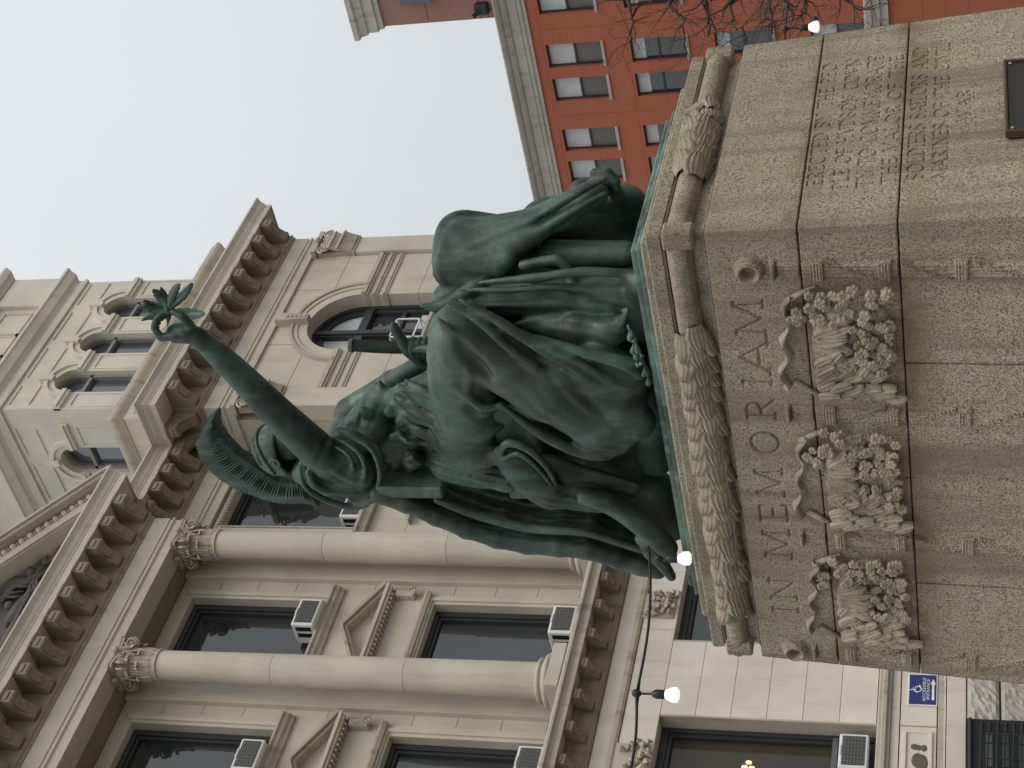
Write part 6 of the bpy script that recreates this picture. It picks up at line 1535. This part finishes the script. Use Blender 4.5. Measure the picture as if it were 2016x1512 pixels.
# --- helmet
H0 = P(546, 880, 7.31)
m = MB(); V = []; F = []
up = np.array((0., .10, 1.)); up /= np.linalg.norm(up); fw = np.array((0., -1., .10)); fw -= up*(fw@up); fw /= np.linalg.norm(fw); sd2 = np.cross(fw, up)
nA, nB = 36, 16
for i in range(nB+1):
    t = i/nB*.62*PI
    for k in range(nA):
        a = 2*PI*k/nA; p = .160*math.sin(t)*math.cos(a)*sd2+.186*math.sin(t)*math.sin(a)*fw+(.166*math.cos(t))*up
        flare = max(0, (t-1.5))*.06
        V.append(H0+p*(1+flare)+up*(.02 if False else 0)+fw*(-.02))
for i in range(nB):
    for k in range(nA): F.append((i*nA+k, i*nA+(k+1) % nA, (i+1)*nA+(k+1) % nA, (i+1)*nA+k))
m.add(V, F); hel = m.build('helmet', BRONZEG, stt, smooth=True)
md = hel.modifiers.new('s', 'SOLIDIFY'); md.thickness = .012
m = MB()   # brow plate with scrollwork, rim band
def hp(az, t, k=1.03): return H0-.02*fw+k*(.160*math.sin(t)*math.cos(az)*sd2+.186*math.sin(t)*math.sin(az)*fw+.166*math.cos(t)*up)
m.tube([hp(a, 1.5-.45*math.sin(a) if math.sin(a) > 0 else 1.5) for a in np.linspace(-.5, PI+.5, 30)], .013, 6)
m.tube([hp(a, 1.05-.42*max(0, math.sin(a)), 1.02) for a in np.linspace(.0, PI, 24)], .009, 6); m.tube([hp(a, 1.15-.42*max(0, math.sin(a)), 1.02) for a in np.linspace(.0, PI, 24)], .006, 6)
for az in (PI-.55, PI-.95, PI-1.35, .55, .95, 1.35):
    m.tube([hp(az+.11*(1-k/18)*math.cos(k*.5), 1.22-.35*math.sin(az)+.11*(1-k/18)*math.sin(k*.5), 1.03) for k in range(18)], .0075, 5)
m.tube([hp(a, 1.93, 1.06) for a in np.linspace(PI+.2, 2*PI-.2, 24)], .012, 6)
m.build('helmet_trim', BRONZEG, hel, smooth=True)
bs = P(541, 910, 7.135)
m = MB(); m.lathe([(.036, 0), (.038, .012), (.026, .014), (.024, .008), (.014, .010), (.012, .022), (.002, .026)], bs, 18, (-1, .1, 0)); m.build('helmet_boss', BRONZEG, hel, angle=40)
# --- crest: thick comb of horsehair
outer = [(424, 817), (407, 833), (394, 862), (400, 886), (418, 911), (443, 931), (470, 949), (497, 958), (533, 971), (565, 977), (602, 975), (632, 982)]
inner = [(430, 826), (434, 842), (443, 858), (456, 874), (474, 892), (496, 905), (512, 916), (530, 930), (552, 940), (572, 944), (590, 945), (612, 955)]
def resamp(C, n):
    C = np.array(C, float); d = np.r_[0, np.cumsum(np.hypot(*np.diff(C, axis=0).T))]; s_ = np.linspace(0, d[-1], n); return np.stack([np.interp(s_, d, C[:, k]) for k in (0, 1)], 1)
n = 150; O, I = resamp(outer, n), resamp(inner, n); m = MB(); V = []; F = []; K = 10
for i in range(n):
    rid = (1 if i % 3 else -1)*(.55+.9*((i*7919 % 101)/101))
    for half, X_ in ((0, 7.245), (1, 7.40)):
        for j in range(K+1):
            t = j/K; q = I[i]*(1-t)+O[i]*t; bul = .016*math.sin(PI*t)+.007*rid*math.sin(PI*min(1, t*1.4))
            V.append(P(q[0]+(1.6*rid*t if j == K else 0), q[1]+(1.2*rid if j == K else 0), 7.32)+np.array(((X_-7.32)*(.55+.45*t)-(bul if half == 0 else -bul), 0, 0)))
w2 = 2*(K+1)
for i in range(n-1):
    for j in range(K): a = i*w2+j; F.append((a, a+1, a+w2+1, a+w2)); b = a+K+1; F.append((b, b+w2, b+w2+1, b+1))
    F.append((i*w2+K, i*w2+2*K+1, (i+1)*w2+2*K+1, (i+1)*w2+K)); F.append((i*w2, (i+1)*w2, (i+1)*w2+K+1, i*w2+K+1))
F.append(tuple(range(K+1))+tuple(range(2*K+1, K, -1))); e0 = (n-1)*w2; F.append(tuple(e0+j for j in range(K, -1, -1))+tuple(e0+K+1+j for j in range(K+1)))
m.add(V, F); m.build('crest', BRONZE, hel, angle=60)
# --- sword hilt
sw = bpy.data.objects.new('sword', None); COL.objects.link(sw); W = Matrix.Translation(Vector(P(790, 684, 7.48))); sw.matrix_basis = W; reg(sw, W); par(sw, stt)
a, b = P(694, 680, 7.44), P(796, 685, 7.46); m = MB(); nr = 34; pr = []
d = (b-a); L_ = np.linalg.norm(d)
for i in range(nr*2+1): pr.append((.033+(.006 if i % 2 else 0)+.004*math.sin(PI*i/(2*nr)), L_*i/(2*nr)))
m.lathe(pr, a, 18, d); m.build('grip', BRONZE, sw, angle=25)
m = MB(); m.lathe([(.006, -.028), (.036, -.022), (.046, -.008), (.046, .006), (.034, .014)], a, 18, d); m.build('pommel', BRONZE, sw, angle=40)
m = MB(); G = [P(773, 636, 7.40), P(779, 650, 7.42), P(790, 668, 7.44), P(802, 690, 7.45), P(822, 710, 7.46), P(846, 726, 7.47), P(853, 730, 7.47)]
Q = []
for i in range(len(G)-1):
    for t in (0, .5): Q.append(G[i]*(1-t)+G[i+1]*t)
Q.append(G[-1]); m.tube(Q, [.012, .030, .034, .034, .036, .038, .038, .034, .030, .026, .022, .018, .008], 10); m.build('cross_guard', BRONZEG, sw, smooth=True)
m = MB(); m.tube([P(798, 684, 7.46), P(900, 690, 7.3)], [.03, .03], 8); m.build('blade', BRONZE, sw)
# --- laurel sprig
def sprig_leaf(tipx, tipy, X0, X1, wd, seed):
    r = random.Random(seed); base = P(331, 611, X0); tip = P(tipx, tipy, X1); d = tip-base; L = np.linalg.norm(d); d /= L
    vd = base-CAM; vd /= np.linalg.norm(vd); sd_ = np.cross(d, vd); sd_ /= np.linalg.norm(sd_); tl = r.uniform(-.5, .5); sd_ = sd_*math.cos(tl)+np.cross(d, sd_)*math.sin(tl); nn = np.cross(sd_, d)
    n, K = 14, 6; V = []; F = []
    for sgn in (1, -1):
        for i in range(n+1):
            t = i/n; ww = 1.5*wd*(math.sin(PI*min(1, t*.9+.07))**.8)*(1+.09*math.sin(t*30+seed)); 
            for j in range(K+1):
                s = j/K*2-1; V.append(base+d*L*t+sd_*ww*s+nn*(.022*(s*s-.3)+.030*math.sin(PI*t)+.004*math.cos(s*9)+sgn*.0045*(1 if 0 < j < K and 0 < i < n else 0)))
    o_ = (n+1)*(K+1)
    for i in range(n):
        for j in range(K): a = i*(K+1)+j; F.append((a, a+1, a+K+2, a+K+1)); F.append((o_+a, o_+a+K+1, o_+a+K+2, o_+a+1))
    m = MB(); m.add(V, F); return m.build('laurel_leaf', BRONZEG, spr, smooth=True)
m = MB(); m.tube([P(342, 620, 6.93), P(331, 611, 6.93), P(322, 606, 6.93)], [.008, .012, .008], 7); m.ball(P(329, 609, 6.93), .018, 8, 6); spr = m.build('laurel_stem', BRONZE, stt, smooth=True)
for i, (tx_, ty_, X1, wd) in enumerate(((300, 571, 6.92, .022), (282, 591, 6.90, .026), (270, 605, 6.94, .022), (279, 631, 6.90, .024), (285, 600, 6.97, .024), (354, 559, 6.93, .018), (378, 557, 6.96, .018), (404, 617, 6.92, .024), (316, 565, 7.0, .018), (330, 642, 6.96, .014), (300, 640, 6.96, .02))):
    sprig_leaf(tx_, ty_, 6.93, X1, wd, i+1)
# small wreath and twigs lying on the plinth by the feet
m = MB(); r = random.Random(9)
for i in range(14):
    a, b = 1240+i*2.9+r.uniform(-3, 3), 650+i*7+r.uniform(-4, 4); p = P(a, b, 6.93); d = np.array((r.uniform(-.3, .1), r.uniform(-1, 1), r.uniform(-.1, .35))); d /= np.linalg.norm(d); L = r.uniform(.05, .09); sd_ = np.cross(d, (1., 0, .2)); sd_ /= np.linalg.norm(sd_)
    n_ = 7; V = []; F = []
    for t in range(n_+1):
        u = t/n_; ww = .019*math.sin(PI*min(1, u*.95+.04)); c = p+d*L*u+np.array((-.03*math.sin(PI*u), 0, 0)); V += [c-sd_*ww, c+np.array((-.008, 0, .004)), c+sd_*ww, c+np.array((.008, 0, 0))]
    for t in range(n_):
        for j in range(4): F.append((t*4+j, t*4+(j+1) % 4, t*4+4+(j+1) % 4, t*4+4+j))
    m.add(V, F)
m.tube([P(1236, 640, 6.95), P(1258, 690, 6.94), P(1282, 755, 6.95)], .009, 6)
m.build('fallen_laurel', BRONZEG, stt, smooth=True)
